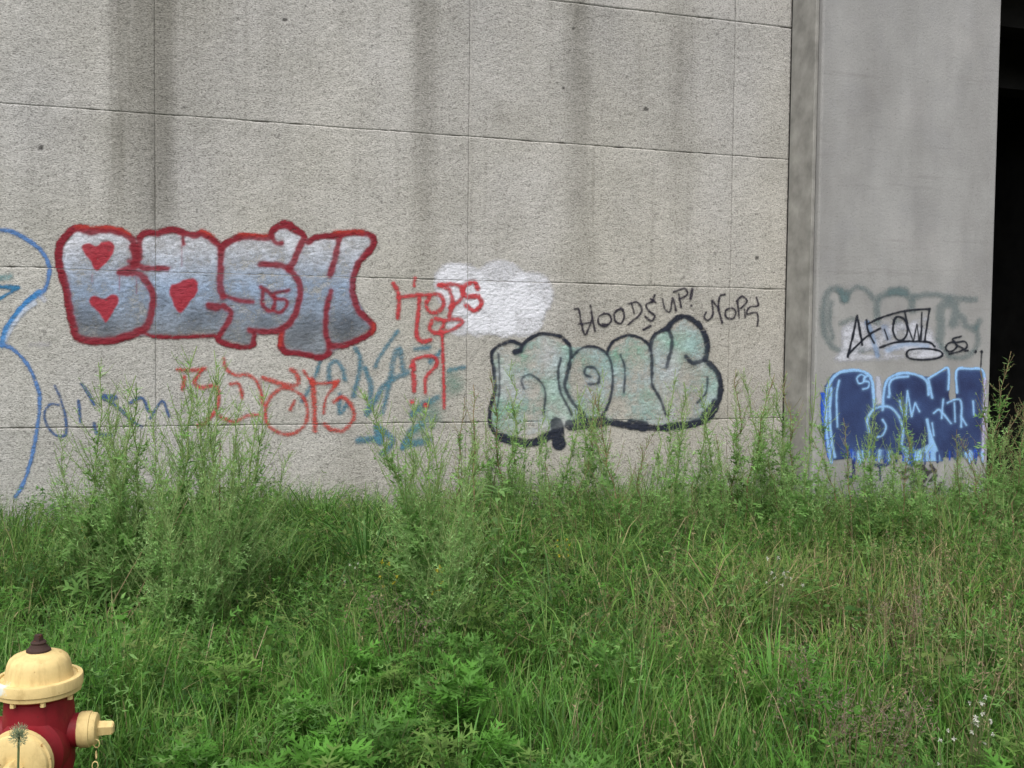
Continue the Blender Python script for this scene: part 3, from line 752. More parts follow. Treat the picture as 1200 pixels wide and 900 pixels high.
lathe(bm, [(.0, .668), (.036, .668), (.036, .676), (.027, .684), (.022, .692), (.024, .697), (.019, .702), (.0, .702)], 20)
lathe(bm, [(.0, .700), (.0155, .700), (.0125, .720), (.0, .721)], 5)
bm_obj('operating_nut', bm, M_RUST, bon)
for k in range(8):
    a_ = math.radians(20 + k * 45)
    bm = bmesh.new(); lathe(bm, [(.0, .535), (.0085, .535), (.0085, .5476), (0, .5476)], 6)
    bm_obj('flange_bolt', bm, M_CREAM, bon, False, (.113 * math.cos(a_), .113 * math.sin(a_), 0))
bm = bmesh.new()   # worn pale patch of bare metal and old paint on the rim
def nozzle(name, az, z, r, l0, l1, rc, l2, rn, l3, seg, label):
    rot = Matrix.Translation((0, 0, z)) @ Matrix.Rotation(az, 4, 'Z') @ Matrix.Rotation(math.pi / 2, 4, 'Y')
    bm = bmesh.new(); lathe(bm, [(0, .03), (r * 1.22, .03), (r * 1.2, l0 - .035), (r * 1.06, l0 - .02), (r, l0), (r, l1), (0, l1)], seg, rot)
    nz_ = bm_obj(name, bm, M_RED, hyd, True)
    bm = bmesh.new(); lathe(bm, [(0, l1 - .004), (rc * .93, l1 - .004), (rc, l1 + .002), (rc, l1 + (l2 - l1) * .62), (rc * .93, l1 + (l2 - l1) * .66), (rc * .90, l2 - .004), (rc * .84, l2), (rn * 1.5, l2 + .004), (0, l2 + .004)], seg, rot)
    cap = bm_obj('cap', bm, M_CREAM, nz_, True)
    bm = bmesh.new(); lathe(bm, [(0, l2), (rn * 1.12, l2), (rn * 1.05, l2 + (l3 - l2) * .45), (rn, l3 - .004), (rn * .8, l3), (0, l3)], 5, rot @ Matrix.Rotation(.5, 4, 'Z'))
    bm_obj('cap_nut', bm, M_CREAM, nz_)
    return nz_
nozzle('side_nozzle', 0, .425, .050, .098, .122, .0535, .172, .021, .222, 40, '')
nozzle('side_nozzle', math.pi, .425, .050, .098, .122, .0535, .172, .021, .222, 40, '')
nozzle('pumper_nozzle', -math.pi / 2 - .10, .39, .086, .12, .150, .100, .190, .025, .24, 48, '')
# cap chain hanging from the side nozzle
for k in range(3):
    t_ = k / 8
    bm = bmesh.new()
    ring = []
    for i in range(10):
        a1 = 2 * math.pi * i / 10
        ring.append([(.0085 * math.cos(a1) + .002 * math.cos(a1) * math.cos(b1), .002 * math.sin(b1), .0125 * math.sin(a1) + .002 * math.sin(a1) * math.cos(b1)) for b1 in (0, 2.1, 4.2)])
    vv = [[bm.verts.new(c) for c in r_] for r_ in ring]
    for i in range(10):
        for j in range(3): bm.faces.new((vv[i][j], vv[(i + 1) % 10][j], vv[(i + 1) % 10][(j + 1) % 3], vv[i][(j + 1) % 3]))
    x_ = .176 - .06 * t_ ** 2; z_ = .39 - .115 * math.sin(t_ * 2.4)
    bm_obj('chain_link', bm, M_CREAM if k < 4 else M_RUST, hyd, False, (x_, -.03 - .02 * t_, z_), (0, .4 * t_, 1.57 * (k % 2)))

# ------------------------------------------------------------------ vegetation kit
def px_ground(px, depth):
    x = (px - 600) / FPX * depth; return x, depth

class Veg:
    def __init__(self): self.v = []; self.f3 = []; self.f4 = []; self.c = []; self.n = 0
    def add(self, v, f3, f4, c):
        v = np.asarray(v, np.float32).reshape(-1, 3)
        if f3 is not None and len(f3): self.f3.append(np.asarray(f3) + self.n)
        if f4 is not None and len(f4): self.f4.append(np.asarray(f4) + self.n)
        self.v.append(v); self.c.append(np.asarray(c, np.float32).reshape(-1, 3)); self.n += len(v)
    def blades(self, base, az, length, lean, width, col, curl=1.0, tipcol=None):
        """curved tapering blades; all arguments arrays of n"""
        n = len(base)
        T = np.array([0, .33, .68, 1.0]); WT = np.array([.75, 1.0, .72, 0])
        dirh = np.stack([np.cos(az), np.sin(az), np.zeros(n)], -1); side = np.stack([-np.sin(az), np.cos(az), np.zeros(n)], -1)
        tw = RNG.normal(0, .5, n)
        side = side * np.cos(tw)[:, None] + dirh * np.sin(tw)[:, None]
        V = np.zeros((n, 7, 3)); Cc = np.zeros((n, 7, 3))
        th0 = lean * .35; k = 0
        pos = base.copy(); prev = 0
        for i, (t, wt) in enumerate(zip(T, WT)):
            if i:
                ang = th0 + lean * curl * ((t + prev) / 2) ** 1.3 * 1.6
                pos = pos + (dirh * np.sin(ang)[:, None] + np.array([0, 0, 1.0]) * np.cos(ang)[:, None]) * (length * (t - prev))[:, None]
            prev = t
            tip_tone = .88 + .28 * t  # blade colour grows paler from base to tip
            cc = col * tip_tone
            if tipcol is not None and t > .9: cc = tipcol
            if wt > 0:
                V[:, k] = pos - side * (width * wt / 2)[:, None]; V[:, k + 1] = pos + side * (width * wt / 2)[:, None]
                Cc[:, k] = cc; Cc[:, k + 1] = cc; k += 2
            else:
                V[:, k] = pos; Cc[:, k] = cc
        o = (np.arange(n) * 7)[:, None]
        f4 = np.concatenate([o + np.array([0, 1, 3, 2]), o + np.array([2, 3, 5, 4])]); f3 = o + np.array([4, 5, 6])
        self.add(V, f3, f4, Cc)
        return pos
    def leaves(self, tmpl, org, direc, up, size, col, width=None):
        """place a leaf template (verts x along leaf, y across, z up; tris) at n places"""
        tv, tf = tmpl
        n = len(org)
        d = direc / np.linalg.norm(direc, axis=1, keepdims=True)
        y = np.cross(up, d); y /= np.linalg.norm(y, axis=1, keepdims=True) + 1e-9
        z = np.cross(d, y)
        sw = size if width is None else width
        V = org[:, None] + d[:, None] * (tv[None, :, 0, None] * size[:, None, None]) + y[:, None] * (tv[None, :, 1, None] * sw[:, None, None]) + z[:, None] * (tv[None, :, 2, None] * size[:, None, None])
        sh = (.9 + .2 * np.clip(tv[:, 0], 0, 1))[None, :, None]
        self.add(V, (np.arange(n) * len(tv))[:, None, None].repeat(len(tf), 1).reshape(-1, 1) + np.tile(tf, (n, 1)), None, np.broadcast_to(col[:, None] * sh, V.shape))
    def tube(self, pts, rad, col, seg=4):
        pts = np.asarray(pts, float); m = len(pts); rad = np.broadcast_to(rad, m)
        a = np.arange(seg) * 2 * np.pi / seg
        V = pts[:, None] + rad[:, None, None] * np.stack([np.cos(a), np.sin(a), 0 * a], -1)[None]
        f = []
        for i in range(m - 1):
            for k in range(seg): f.append((i * seg + k, i * seg + (k + 1) % seg, (i + 1) * seg + (k + 1) % seg, (i + 1) * seg + k))
        self.add(V, None, np.array(f), np.broadcast_to(np.asarray(col), V.shape))
    def obj(self, name, mat, parent=None, link_it=True):
        return np_mesh(name, np.concatenate(self.v), [a for a in ([np.concatenate(self.f3)] if self.f3 else []) + ([np.concatenate(self.f4)] if self.f4 else [])], mat, parent, np.concatenate(self.c), True, link_it)

def leaf_lobed(pairs=3, spread=.42, droop=.25, lw=.1):
    v = []; f = []
    def zz(x): return -droop * x * x
    xs = np.linspace(.12, .72, pairs)
    v += [(0, 0, 0), (.3, .035, zz(.3) + .01), (.3, -.035, zz(.3) + .01), (.7, .05, zz(.7)), (.7, -.05, zz(.7)), (1, 0, zz(1))]
    f += [(0, 2, 1), (1, 2, 4), (1, 4, 3), (3, 4, 5)]
    for i, x in enumerate(xs):
        ln = spread * (1 - .35 * abs(i - (pairs - 1) / 2) / max(1, (pairs - 1) / 2))
        for sgn in (1, -1):
            k = len(v)
            v += [(x - lw * .4, 0, zz(x)), (x + lw, 0, zz(x + lw)), (x + ln * .75 + .02, sgn * ln * .85, zz(x) - .04), (x + ln * .3 - lw * .25, sgn * ln * .5, zz(x) + .02)]
            f += [(k, k + 1, k + 3), (k + 1, k + 2, k + 3)] if sgn > 0 else [(k, k + 3, k + 1), (k + 1, k + 3, k + 2)]
    return np.array(v, float), np.array(f)
def leaf_lance(wd=.12, droop=.2):
    v = np.array([(0, 0, 0), (.4, wd, -droop * .16 + .02), (.4, -wd, -droop * .16 + .02), (1, 0, -droop)], float)
    return v, np.array([(0, 2, 1), (1, 2, 3)])
def leaf_ovate(wd=.3, droop=.25):
    v = np.array([(0, 0, 0), (.3, wd, -.02), (.3, 0, -.03), (.3, -wd, -.02), (.7, wd * .72, -droop * .5 + .03), (.7, 0, -droop * .5), (.7, -wd * .72, -droop * .5 + .03), (1, 0, -droop)], float)
    return v, np.array([(0, 2, 1), (0, 3, 2), (1, 2, 5), (1, 5, 4), (2, 3, 6), (2, 6, 5), (4, 5, 7), (5, 6, 7)])
L_LOBE = leaf_lobed(); L_LOBE2 = leaf_lobed(2, .5, .3, .12); L_LANCE = leaf_lance(); L_THIN = leaf_lance(.07, .15); L_OV = leaf_ovate()

G_LUSH = lin((88, 136, 54)); G_MID = lin((104, 133, 66)); G_DARK = lin((68, 106, 48)); G_OLIVE = lin((114, 134, 72)); STRAW = lin((156, 146, 108)); TAN = lin((140, 122, 98))
G_BLUE = lin((90, 132, 60)); G_PALE = lin((158, 194, 126)); G_FEA = lin((128, 170, 94))

# ------------------------------------------------------------------ tall feathery weeds
def tall_weed(seed, H, bushy, dense=1.0, nbr=26):
    r = np.random.default_rng(seed)
    st = Veg(); fo = Veg()
    m = 12; t = np.linspace(0, 1, m)
    lx, ly = r.normal(0, .06, 2); wx = r.normal(0, .010, (m, 2)); wx[0] = 0
    P = np.stack([lx * t ** 2 * H + wx[:, 0], ly * t ** 2 * H + wx[:, 1], t * H], -1)
    scol = lin((140, 160, 100)) if r.random() < .85 else lin((136, 118, 88))
    st.tube(P, .0046 * (1 - .8 * t) + .0008, scol)
    def at(tt): return np.stack([np.interp(tt, t, P[:, i]) for i in range(3)], -1)
    def foliage(tt, lmin, lmax, tmpl, col, elev):
        n = len(tt); az = r.random(n) * 2 * np.pi; el = elev + r.normal(0, .35, n)
        d = np.stack([np.cos(az) * np.cos(el), np.sin(az) * np.cos(el), np.sin(el)], -1)
        up = np.tile([0, 0, 1.0], (n, 1)) + r.normal(0, .4, (n, 3))
        size = (lmin + (lmax - lmin) * r.random(n))
        fo.leaves(tmpl, at(tt), d, up, size, col * (1 + r.normal(0, .16, (n, 1))))
    foliage(r.uniform(.06, .5, int(26 * bushy)), .05, .12, L_LOBE, G_FEA * .9, .3)
    foliage(r.uniform(.3, .75, int(30 * dense)), .025, .06, L_LOBE2, G_FEA, .4)
    foliage(r.uniform(.5, .98, int(40 * dense)), .014, .04, L_THIN, G_PALE, .6)
    for k in range(nbr):
        tt = .2 + .76 * r.random() ** 1.1; o = at(np.array([tt]))[0]
        L = H * (.02 + .20 * (1 - tt) ** .8) * r.uniform(.5, 1.35) * (.75 + .4 * bushy); az = r.random() * 2 * np.pi; el = r.uniform(.45, 1.15)
        d = np.array([math.cos(az) * math.cos(el), math.sin(az) * math.cos(el), math.sin(el)])
        q = np.linspace(0, 1, 4); bp = o + d * (q * L)[:, None] + np.array([0, 0, 1.0]) * (q ** 2 * L * .35)[:, None]
        st.tube(bp, .0016 * (1 - .7 * q) + .0004, scol * 1.05, 3)
        nn = max(5, int(L / .012 * dense))
        s_ = r.random(nn) ** .85; oo = np.stack([np.interp(s_, q, bp[:, i]) for i in range(3)], -1)
        a2 = r.random(nn) * 2 * np.pi; e2 = r.uniform(-.1, .9, nn)
        dd = np.stack([np.cos(a2) * np.cos(e2), np.sin(a2) * np.cos(e2), np.sin(e2)], -1) + d * .4
        size = (.036 - .022 * s_) * r.uniform(.5, 1.3, nn) * (1.1 - .45 * tt)
        lobed = tt < .5 and r.random() < .3
        fo.leaves(L_LOBE2 if lobed else (L_LANCE if r.random() < .4 else L_THIN), oo, dd, np.tile([0, 0, 1.0], (nn, 1)) + r.normal(0, .5, (nn, 3)), size * (1.25 if lobed else 1), (G_FEA * (1 - s_[:, None]) + G_PALE * s_[:, None]) * (1 + r.normal(0, .15, (nn, 1))))
    return st, fo

protos = []
for k in range(14):
    bushy = 1.2 if k < 5 else (.3, .45, .55, .7, .9)[k % 5]
    st, fo = tall_weed(100 + k, 1.0 if k >= 5 else 1.0, bushy, 1.5 if k < 5 else 1.25 + .15 * (k % 4), 58 if k < 5 else 26 + 5 * (k % 5))
    so = st.obj('stem', M_DRY, None, False); ff = fo.obj('foliage', M_VEG, None, False)
    protos.append((so.data, ff.data)); bpy.data.objects.remove(so); bpy.data.objects.remove(ff)

ORD = 'first second third fourth fifth sixth seventh eighth ninth tenth eleventh twelfth thirteenth fourteenth fifteenth sixteenth seventeenth eighteenth nineteenth twentieth'.split()
_o = ORD[:9]
ORD += ['twenty-' + o for o in _o] + ['thirtieth'] + ['thirty-' + o for o in _o] + ['fortieth'] + ['forty-' + o for o in _o] + ['fiftieth']
WEEDS = {}
def label_weeds():
    for (label, group), lst in WEEDS.items():
        lst.sort(key=lambda t: t[0])
        for k, (_, e) in enumerate(lst):
            tag(e, (ORD[k] + ' from the left of the ' + label) if k < len(lst) - 1 else 'rightmost of the ' + label, 'weed', group)
def place_weed(px, depth, H, label, group, kind, rnd):
    x, y = px_ground(px, depth)
    e = empty('tall_weed', (x, y, float(gh(x, y)) - .01), rnd.random() * 6.28)
    e.rotation_euler = (rnd.gauss(0, .08), rnd.gauss(0, .08), rnd.random() * 6.28)
    s = H * rnd.uniform(.97, 1.03); e.scale = (s * rnd.uniform(.85, 1.1), s * rnd.uniform(.85, 1.1), s)
    WEEDS.setdefault((label, group), []).append((px, e))
    a, b = protos[rnd.randrange(0, 5) if kind else rnd.randrange(5, 14)]
    link(bpy.data.objects.new('stem', a), e); link(bpy.data.objects.new('foliage', b), e)
rnd = random.Random(11)
CL = ('tall feathery weeds clumped under the silver letters', 'weeds in the left clump')
for px, d, H in ((92, 5.6, 1.12), (104, 5.5, 1.5), (118, 5.8, 1.22), (124, 5.3, 1.42), (142, 5.6, 1.3), (158, 5.3, 1.16), (172, 5.7, 1.42), (186, 5.2, 1.3), (198, 5.5, 1.62), (210, 5.2, 1.46), (222, 5.7, 1.52), (236, 5.3, 1.32), (250, 5.6, 1.4), (262, 5.3, 1.28), (276, 5.7, 1.4), (288, 5.4, 1.12), (202, 5.0, 1.1), (240, 4.9, 1.0), (170, 5.0, .95), (222, 5.0, 1.12), (262, 5.1, 1.0), (300, 5.8, .95), (136, 5.9, 1.05), (214, 5.9, 1.3), (190, 4.8, .9)):
    place_weed(px, d, H, *CL, 1, rnd)
CE = ('pale feathery weeds below the red question mark strokes', 'weeds in the middle')
for px, d, H in ((505, 5.0, 1.36), (516, 5.2, 1.46), (500, 5.3, 1.28), (528, 5.3, 1.24), (494, 5.4, 1.08), (522, 4.8, 1.12), (540, 7.2, 1.15), (553, 7.4, 1.22), (484, 5.7, .95), (532, 5.8, 1.1), (512, 4.7, .9)):
    place_weed(px, d, H, *CE, 0 if px > 536 else 1, rnd)
CN = ('slender weeds before the mint bubble letters', 'slender weeds below the mint letters')
for k in range(42):
    px = 558 + k * 7.2 + rnd.uniform(-5, 5); d = rnd.uniform(6.9, 8.0)
    place_weed(px, d, rnd.choice([.65, .8, .9, 1.0, 1.1, 1.2, 1.3]) * rnd.uniform(.92, 1.06), *CN, 0, rnd)
CP = ('slender weeds between mint letters and pier', 'weeds before the pier corner')
for k in range(18):
    place_weed(848 + k * 6.5 + rnd.uniform(-4, 4), rnd.uniform(7.2, 8.5), rnd.choice([.75, .9, 1.05, 1.2, 1.35, 1.45]) * rnd.uniform(.95, 1.05), *CP, 0, rnd)
CB = ('slender weeds before the navy pier graffiti', 'weeds at the foot of the pier')
for k in range(22):
    place_weed(966 + k * 8.3 + rnd.uniform(-5, 5), rnd.uniform(7.4, 8.6), rnd.choice([.6, .8, .95, 1.05, 1.2]) * rnd.uniform(.95, 1.05), *CB, 0, rnd)
CD = ('feathery weeds against the black underpass mouth', 'weeds at the underpass mouth')
for px, d, H in ((1152, 8.0, 1.25), (1162, 8.2, 1.58), (1176, 8.4, 1.4), (1195, 8.2, 1.3), (1172, 7.9, 1.22), (1180, 8.3, 1.12), (1190, 7.8, 1.15), (1198, 8.1, 1.06), (1166, 7.6, 1.0), (1186, 7.4, .95), (1215, 8.0, 1.2), (1232, 8.3, 1.1)):
    place_weed(px, d, H, *CD, 0, rnd)

# ------------------------------------------------------------------ grass and undergrowth (nobody could count it)
def scatter(n, dmin, dmax, pmin=-160, pmax=1360, bias=1.0):
    """points in the strip between camera and wall, n per call, clipped in front of the wall"""
    d = dmin + (dmax - dmin) * RNG.random(n) ** bias
    px = pmin + (pmax - pmin) * RNG.random(n)
    x = (px - 600) / FPX * d; y = d
    wd = x * NN[0] + y * NN[1]; s = x * U[0] + y * U[1]
    lim = np.where((s > 5.40) & (s < 7.5), D_PIER - .03, np.where(s >= 7.5, 11.5, D_WALL - .03))
    ok = (wd < lim) & (np.hypot(x - HX, y - HY) > .19)
    return x[ok], y[ok], px[ok], d[ok]

def dry_zone(px, d):
    """local mix of kinds: 0 lush .. 1 dry"""
    dry = np.clip((px - 480) / 500, 0, 1) * np.clip(1 - np.abs(d - 5.6) / 2.6, 0, 1)
    return np.clip(dry + .35 * vnoise(px / 90, d * 1.4, 51, 3), 0, 1)

def grass_field(name, n, dmin, dmax, lmin, lmax, wmin, wmax, cols, pr, label, mat=M_GRASS, lean=(.15, .9), bias=.8, clump=.5, pmin=-160, pmax=1360, straw=True):
    x, y, px, d = scatter(n, dmin, dmax, pmin, pmax, bias)
    cl = vnoise(x * 4 + 7, y * 4 + 3, 61, 3)
    keep = RNG.random(len(x)) < np.clip(.62 + clump * 2.2 * cl, .06, 1)
    x, y, px, d, cl = x[keep], y[keep], px[keep], d[keep], cl[keep]
    m = len(x)
    L = (lmin + (lmax - lmin) * RNG.random(m) ** 1.3) * (1 + .45 * cl) * (1 + .3 * vnoise(x * 1.3, y * 1.3, 63, 2))
    near_h = np.hypot(x - HX, y - HY); L *= np.clip(.35 + near_h / .9, .35, 1) * np.where((px < 190) & (y < 3.0), .55, 1)
    L *= np.clip((d - 1.4) / 2.0, .5, 1)
    idx = RNG.choice(len(cols), m, p=pr); C = np.array(cols)[idx]
    z = dry_zone(px, d)
    if straw:
        sw = RNG.random(m) < (.04 + .18 * z); C = np.where(sw[:, None], STRAW * RNG.uniform(.6, 1.1, (m, 1)), C)
    C = C * (1 + RNG.normal(0, .16, (m, 1))) * (1 + .2 * vnoise(x * 2, y * 2, 64, 2))[:, None]
    C = C * (1 - z[:, None] * .35 * np.array([-.25, .1, .1]))
    v = Veg()
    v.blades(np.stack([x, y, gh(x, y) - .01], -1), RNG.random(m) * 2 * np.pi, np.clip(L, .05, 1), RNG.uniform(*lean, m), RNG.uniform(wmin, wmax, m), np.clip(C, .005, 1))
    o = v.obj(name, mat); tag(o, label, 'grass', kind='stuff'); return o

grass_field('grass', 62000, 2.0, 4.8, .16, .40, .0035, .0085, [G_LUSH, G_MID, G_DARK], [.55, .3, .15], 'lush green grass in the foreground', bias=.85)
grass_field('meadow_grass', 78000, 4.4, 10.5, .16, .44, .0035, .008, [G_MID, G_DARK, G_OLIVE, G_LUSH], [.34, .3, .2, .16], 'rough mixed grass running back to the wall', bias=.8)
# arching tussock grass in front of the wall, long and drooping
grass_field('tussock_grass', 9000, 4.6, 8.0, .38, .62, .005, .010, [G_DARK, G_MID, G_LUSH], [.45, .35, .2], 'long arching grass in drooping tufts', lean=(.7, 1.25), clump=.55, pmin=250, pmax=900)
# dry stems and seed heads
x, y, px, d = scatter(1500, 3.4, 7.6, 420, 1300)
kk = RNG.random(len(x)) < np.clip(.15 + 1.3 * vnoise(x * 1.5 + 2, y * 1.5, 71, 2) + np.clip((px - 700) / 900, 0, .5), 0, 1)
x, y = x[kk], y[kk]; m = len(x)
v = Veg(); C = np.where((RNG.random(m) < .5)[:, None], STRAW, TAN) * RNG.uniform(.7, 1.2, (m, 1))
tip = v.blades(np.stack([x, y, gh(x, y)], -1), RNG.random(m) * 6.28, RNG.uniform(.28, .62, m), RNG.uniform(.1, 1.0, m), RNG.uniform(.0018, .0034, m), C)
q = np.repeat(tip, 12, 0) - np.array([0, 0, 1]) * (RNG.random(m * 12) * .10)[:, None]; nn = len(q)
a2 = RNG.random(nn) * 6.28
v.leaves(L_LANCE, q, np.stack([np.cos(a2), np.sin(a2), RNG.uniform(.2, 1.4, nn)], -1), RNG.normal(0, 1, (nn, 3)), RNG.uniform(.008, .024, nn), np.repeat(C, 12, 0) * RNG.uniform(.7, 1.2, (nn, 1)))
tag(v.obj('dry_grass', M_DRY), 'straw coloured dry stems and seed heads among the weeds', 'grass', kind='stuff')

# ------------------------------------------------------------------ low leafy weeds
def leafy(seed, H, n_st, leaf, lsize, col, spread=.4, per=15):
    r = np.random.default_rng(seed); st = Veg(); fo = Veg()
    for k in range(n_st):
        az = r.random() * 6.28; sp_ = r.uniform(.05, spread); h = H * r.uniform(.6, 1.05)
        q = np.linspace(0, 1, 5); P = np.stack([math.cos(az) * sp_ * h * q ** 1.3, math.sin(az) * sp_ * h * q ** 1.3, q * h], -1)
        st.tube(P, .003 * (1 - .6 * q), lin((104, 110, 70)), 3)
        n = per; s_ = r.uniform(.1, 1, n); s_[-5:] = r.uniform(.9, 1, 5)
        o = np.stack([np.interp(s_, q, P[:, i]) for i in range(3)], -1); a2 = r.random(n) * 6.28; e2 = r.normal(.3, .3, n) + s_ * .3
        d = np.stack([np.cos(a2) * np.cos(e2), np.sin(a2) * np.cos(e2), np.sin(e2)], -1)
        size = lsize * (1.15 - .55 * s_) * r.uniform(.7, 1.2, n)
        fo.leaves(leaf, o, d, np.tile([0, 0, 1.0], (n, 1)) + r.normal(0, .25, (n, 3)), size, col * (1 + r.normal(0, .13, (n, 1))) * (.85 + .3 * s_[:, None]))
    return st, fo
lp = []
specs = [(L_LOBE, .13, G_LUSH * 1.05, .36, 7), (L_LOBE, .12, G_BLUE, .32, 7), (L_LOBE2, .10, G_MID, .40, 6), (L_OV, .085, G_LUSH * .9, .30, 6), (L_LANCE, .085, G_FEA * .8, .46, 6), (L_LOBE, .14, G_LUSH * 1.15, .26, 8), (L_OV, .06, G_BLUE * .95, .34, 8)]
for k, (lf, ls, c, H, ns) in enumerate(specs):
    st, fo = leafy(300 + k, H, ns, lf, ls, c)
    so = st.obj('stem', M_DRY, None, False); ff = fo.obj('foliage', M_VEG, None, False)
    lp.append((so.data, ff.data)); bpy.data.objects.remove(so); bpy.data.objects.remove(ff)
def place_leafy(px, d, k, s, label, group, name='leafy_weed'):
    x, y = px_ground(px, d); e = empty(name, (x, y, float(gh(x, y)) - .01), rnd.random() * 6.28)
    e.scale = (s * rnd.uniform(.9, 1.15), s * rnd.uniform(.9, 1.15), s * rnd.uniform(.85, 1.15)); WEEDS.setdefault((label, group), []).append((px, e))
    link(bpy.data.objects.new('stem', lp[k][0]), e); link(bpy.data.objects.new('foliage', lp[k][1]), e)
LG = ('lobed-leaf weeds low in the foreground near the hydrant', 'lobed weeds right of the hydrant')
for k in range(26):
    place_leafy(rnd.uniform(215, 480), rnd.uniform(2.75, 4.3), rnd.choice([0, 5, 0, 2, 1]), rnd.uniform(.7, 1.15), *LG)
LM = ('leafy weeds at the bottom middle', 'leafy weeds at the bottom middle')
for k in range(24):
    place_leafy(rnd.uniform(440, 760), rnd.uniform(2.75, 4.4), rnd.choice([1, 1, 0, 2, 5]), rnd.uniform(.7, 1.15), *LM)
LR = ('leafy weeds at the lower right', 'leafy weeds at the lower right')
for k in range(26):
    place_leafy(rnd.uniform(740, 1230), rnd.uniform(2.75, 4.6), rnd.choice([1, 2, 2, 4, 0]), rnd.uniform(.6, 1.05), *LR)
label_weeds()
# the rest of the undergrowth as one mass
ug = Veg(); x, y, px, d = scatter(4200, 2.9, 9.5)
kk = RNG.random(len(x)) < np.clip(.5 + .9 * vnoise(x * 1.4, y * 1.4, 81, 3), .08, 1)
x, y, px, d = x[kk], y[kk], px[kk], d[kk]; m = len(x)
per = 34
O = np.repeat(np.stack([x, y, gh(x, y)], -1), per, 0); nn = len(O)
hh = np.repeat(RNG.uniform(.18, .46, m) * (1 + .3 * vnoise(x * 1.3, y * 1.3, 63, 2)), per); t_ = RNG.random(nn) ** .7
pal = np.array([G_MID, G_DARK, G_BLUE, G_LUSH, G_OLIVE, G_FEA * .85])[RNG.integers(0, 6, m)]
O = O + np.stack([RNG.normal(0, .06, nn), RNG.normal(0, .06, nn), hh * t_], -1)
a2 = RNG.random(nn) * 6.28; e2 = RNG.normal(.3, .35, nn); dd = np.stack([np.cos(a2) * np.cos(e2), np.sin(a2) * np.cos(e2), np.sin(e2)], -1)
CC = np.repeat(pal, per, 0) * (1 + RNG.normal(0, .15, (nn, 1))); SZ = RNG.uniform(.025, .075, nn) * (1.15 - .45 * t_)
kind = np.repeat(RNG.choice(3, m, p=[.5, .42, .08]), per); UP = np.tile([0, 0, 1.0], (nn, 1)) + RNG.normal(0, .3, (nn, 3))
for k, tm in enumerate((L_LOBE2, L_LANCE, L_OV)):
    q = kind == k; ug.leaves(tm, O[q], dd[q], UP[q], SZ[q] * (1.15 if k == 0 else 1), CC[q])
tag(ug.obj('undergrowth', M_VEG), 'low mixed leafy undergrowth covering the ground', 'undergrowth', kind='stuff')

# ------------------------------------------------------------------ single plants worth telling apart
def one_plant(name, px, d, build, label, cat='weed', group=None, mats=(M_DRY, M_VEG), parts=('stem', 'foliage')):
    x, y = px_ground(px, d); e = empty(name, (x, y, float(gh(x, y)) - .01)); tag(e, label, cat, group)
    vs2 = build()
    for vg, mt, nm in zip(vs2, mats, parts):
        if vg is not None and vg.n:
            po = vg.obj(nm, mt, e)
            if nm == 'petals': po['kind'] = 'stuff'
    return e
def sword_clump(n, L, wd, col, seed):
    def b():
        global RNG
        v = Veg(); r = np.random.default_rng(seed); a = r.random(n) * 6.28
        base = np.stack([np.cos(a) * .04, np.sin(a) * .04, 0 * a], -1) * r.random((n, 1))
        v.blades(base, a, L * r.uniform(.6, 1.1, n), r.uniform(.25, 1.05, n), wd * r.uniform(.7, 1.2, n), col * (1 + r.normal(0, .12, (n, 1))))
        return (v,)
    return b
one_plant('sedge_clump', 915, 4.15, sword_clump(70, .52, .014, G_LUSH * 1.1, 5), 'clump of broad arching bright green blades at lower right', 'grass clump', mats=(M_GRASS,), parts=('blades',))
one_plant('sedge_clump', 545, 3.35, sword_clump(60, .42, .012, G_LUSH * 1.15, 6), 'tuft of upright bright grass blades at the bottom middle', 'grass clump', mats=(M_GRASS,), parts=('blades',))
one_plant('sedge_clump', 640, 3.1, sword_clump(60, .40, .011, G_LUSH * 1.1, 8), 'bright grass tuft right of the bottom middle', 'grass clump', mats=(M_GRASS,), parts=('blades',))
one_plant('sedge_clump', 430, 6.3, sword_clump(80, .60, .012, G_DARK * 1.2, 9), 'dark drooping grass tussock left of the pale weed', 'grass clump', mats=(M_GRASS,), parts=('blades',))
one_plant('sedge_clump', 800, 3.05, sword_clump(60, .38, .010, G_MID * 1.1, 10), 'green grass tuft at the bottom edge below the sedge', 'grass clump', mats=(M_GRASS,), parts=('blades',))
def whorl():
    s, f = Veg(), Veg(); r = np.random.default_rng(3)
    P = np.stack([0 * np.linspace(0, 1, 4), 0 * np.linspace(0, 1, 4), np.linspace(0, .70, 4)], -1); s.tube(P, .005, lin((120, 140, 80)))
    n = 26; a = r.random(n) * 6.28; e_ = r.uniform(.1, .6, n); z_ = np.where(np.arange(n) < 14, r.uniform(.64, .70, n), r.uniform(.25, .6, n))
    f.leaves(leaf_lance(.16, .3), np.stack([0 * a, 0 * a, z_], -1), np.stack([np.cos(a) * np.cos(e_), np.sin(a) * np.cos(e_), np.sin(e_)], -1), np.tile([0, 0, 1.0], (n, 1)), r.uniform(.10, .17, n), np.tile(lin((126, 164, 96)), (n, 1)) * (1 + r.normal(0, .1, (n, 1))))
    return s, f
one_plant('milkweed', 586, 6.0, whorl, 'bright pale green plant with a whorl of long leaves below the mint letters')
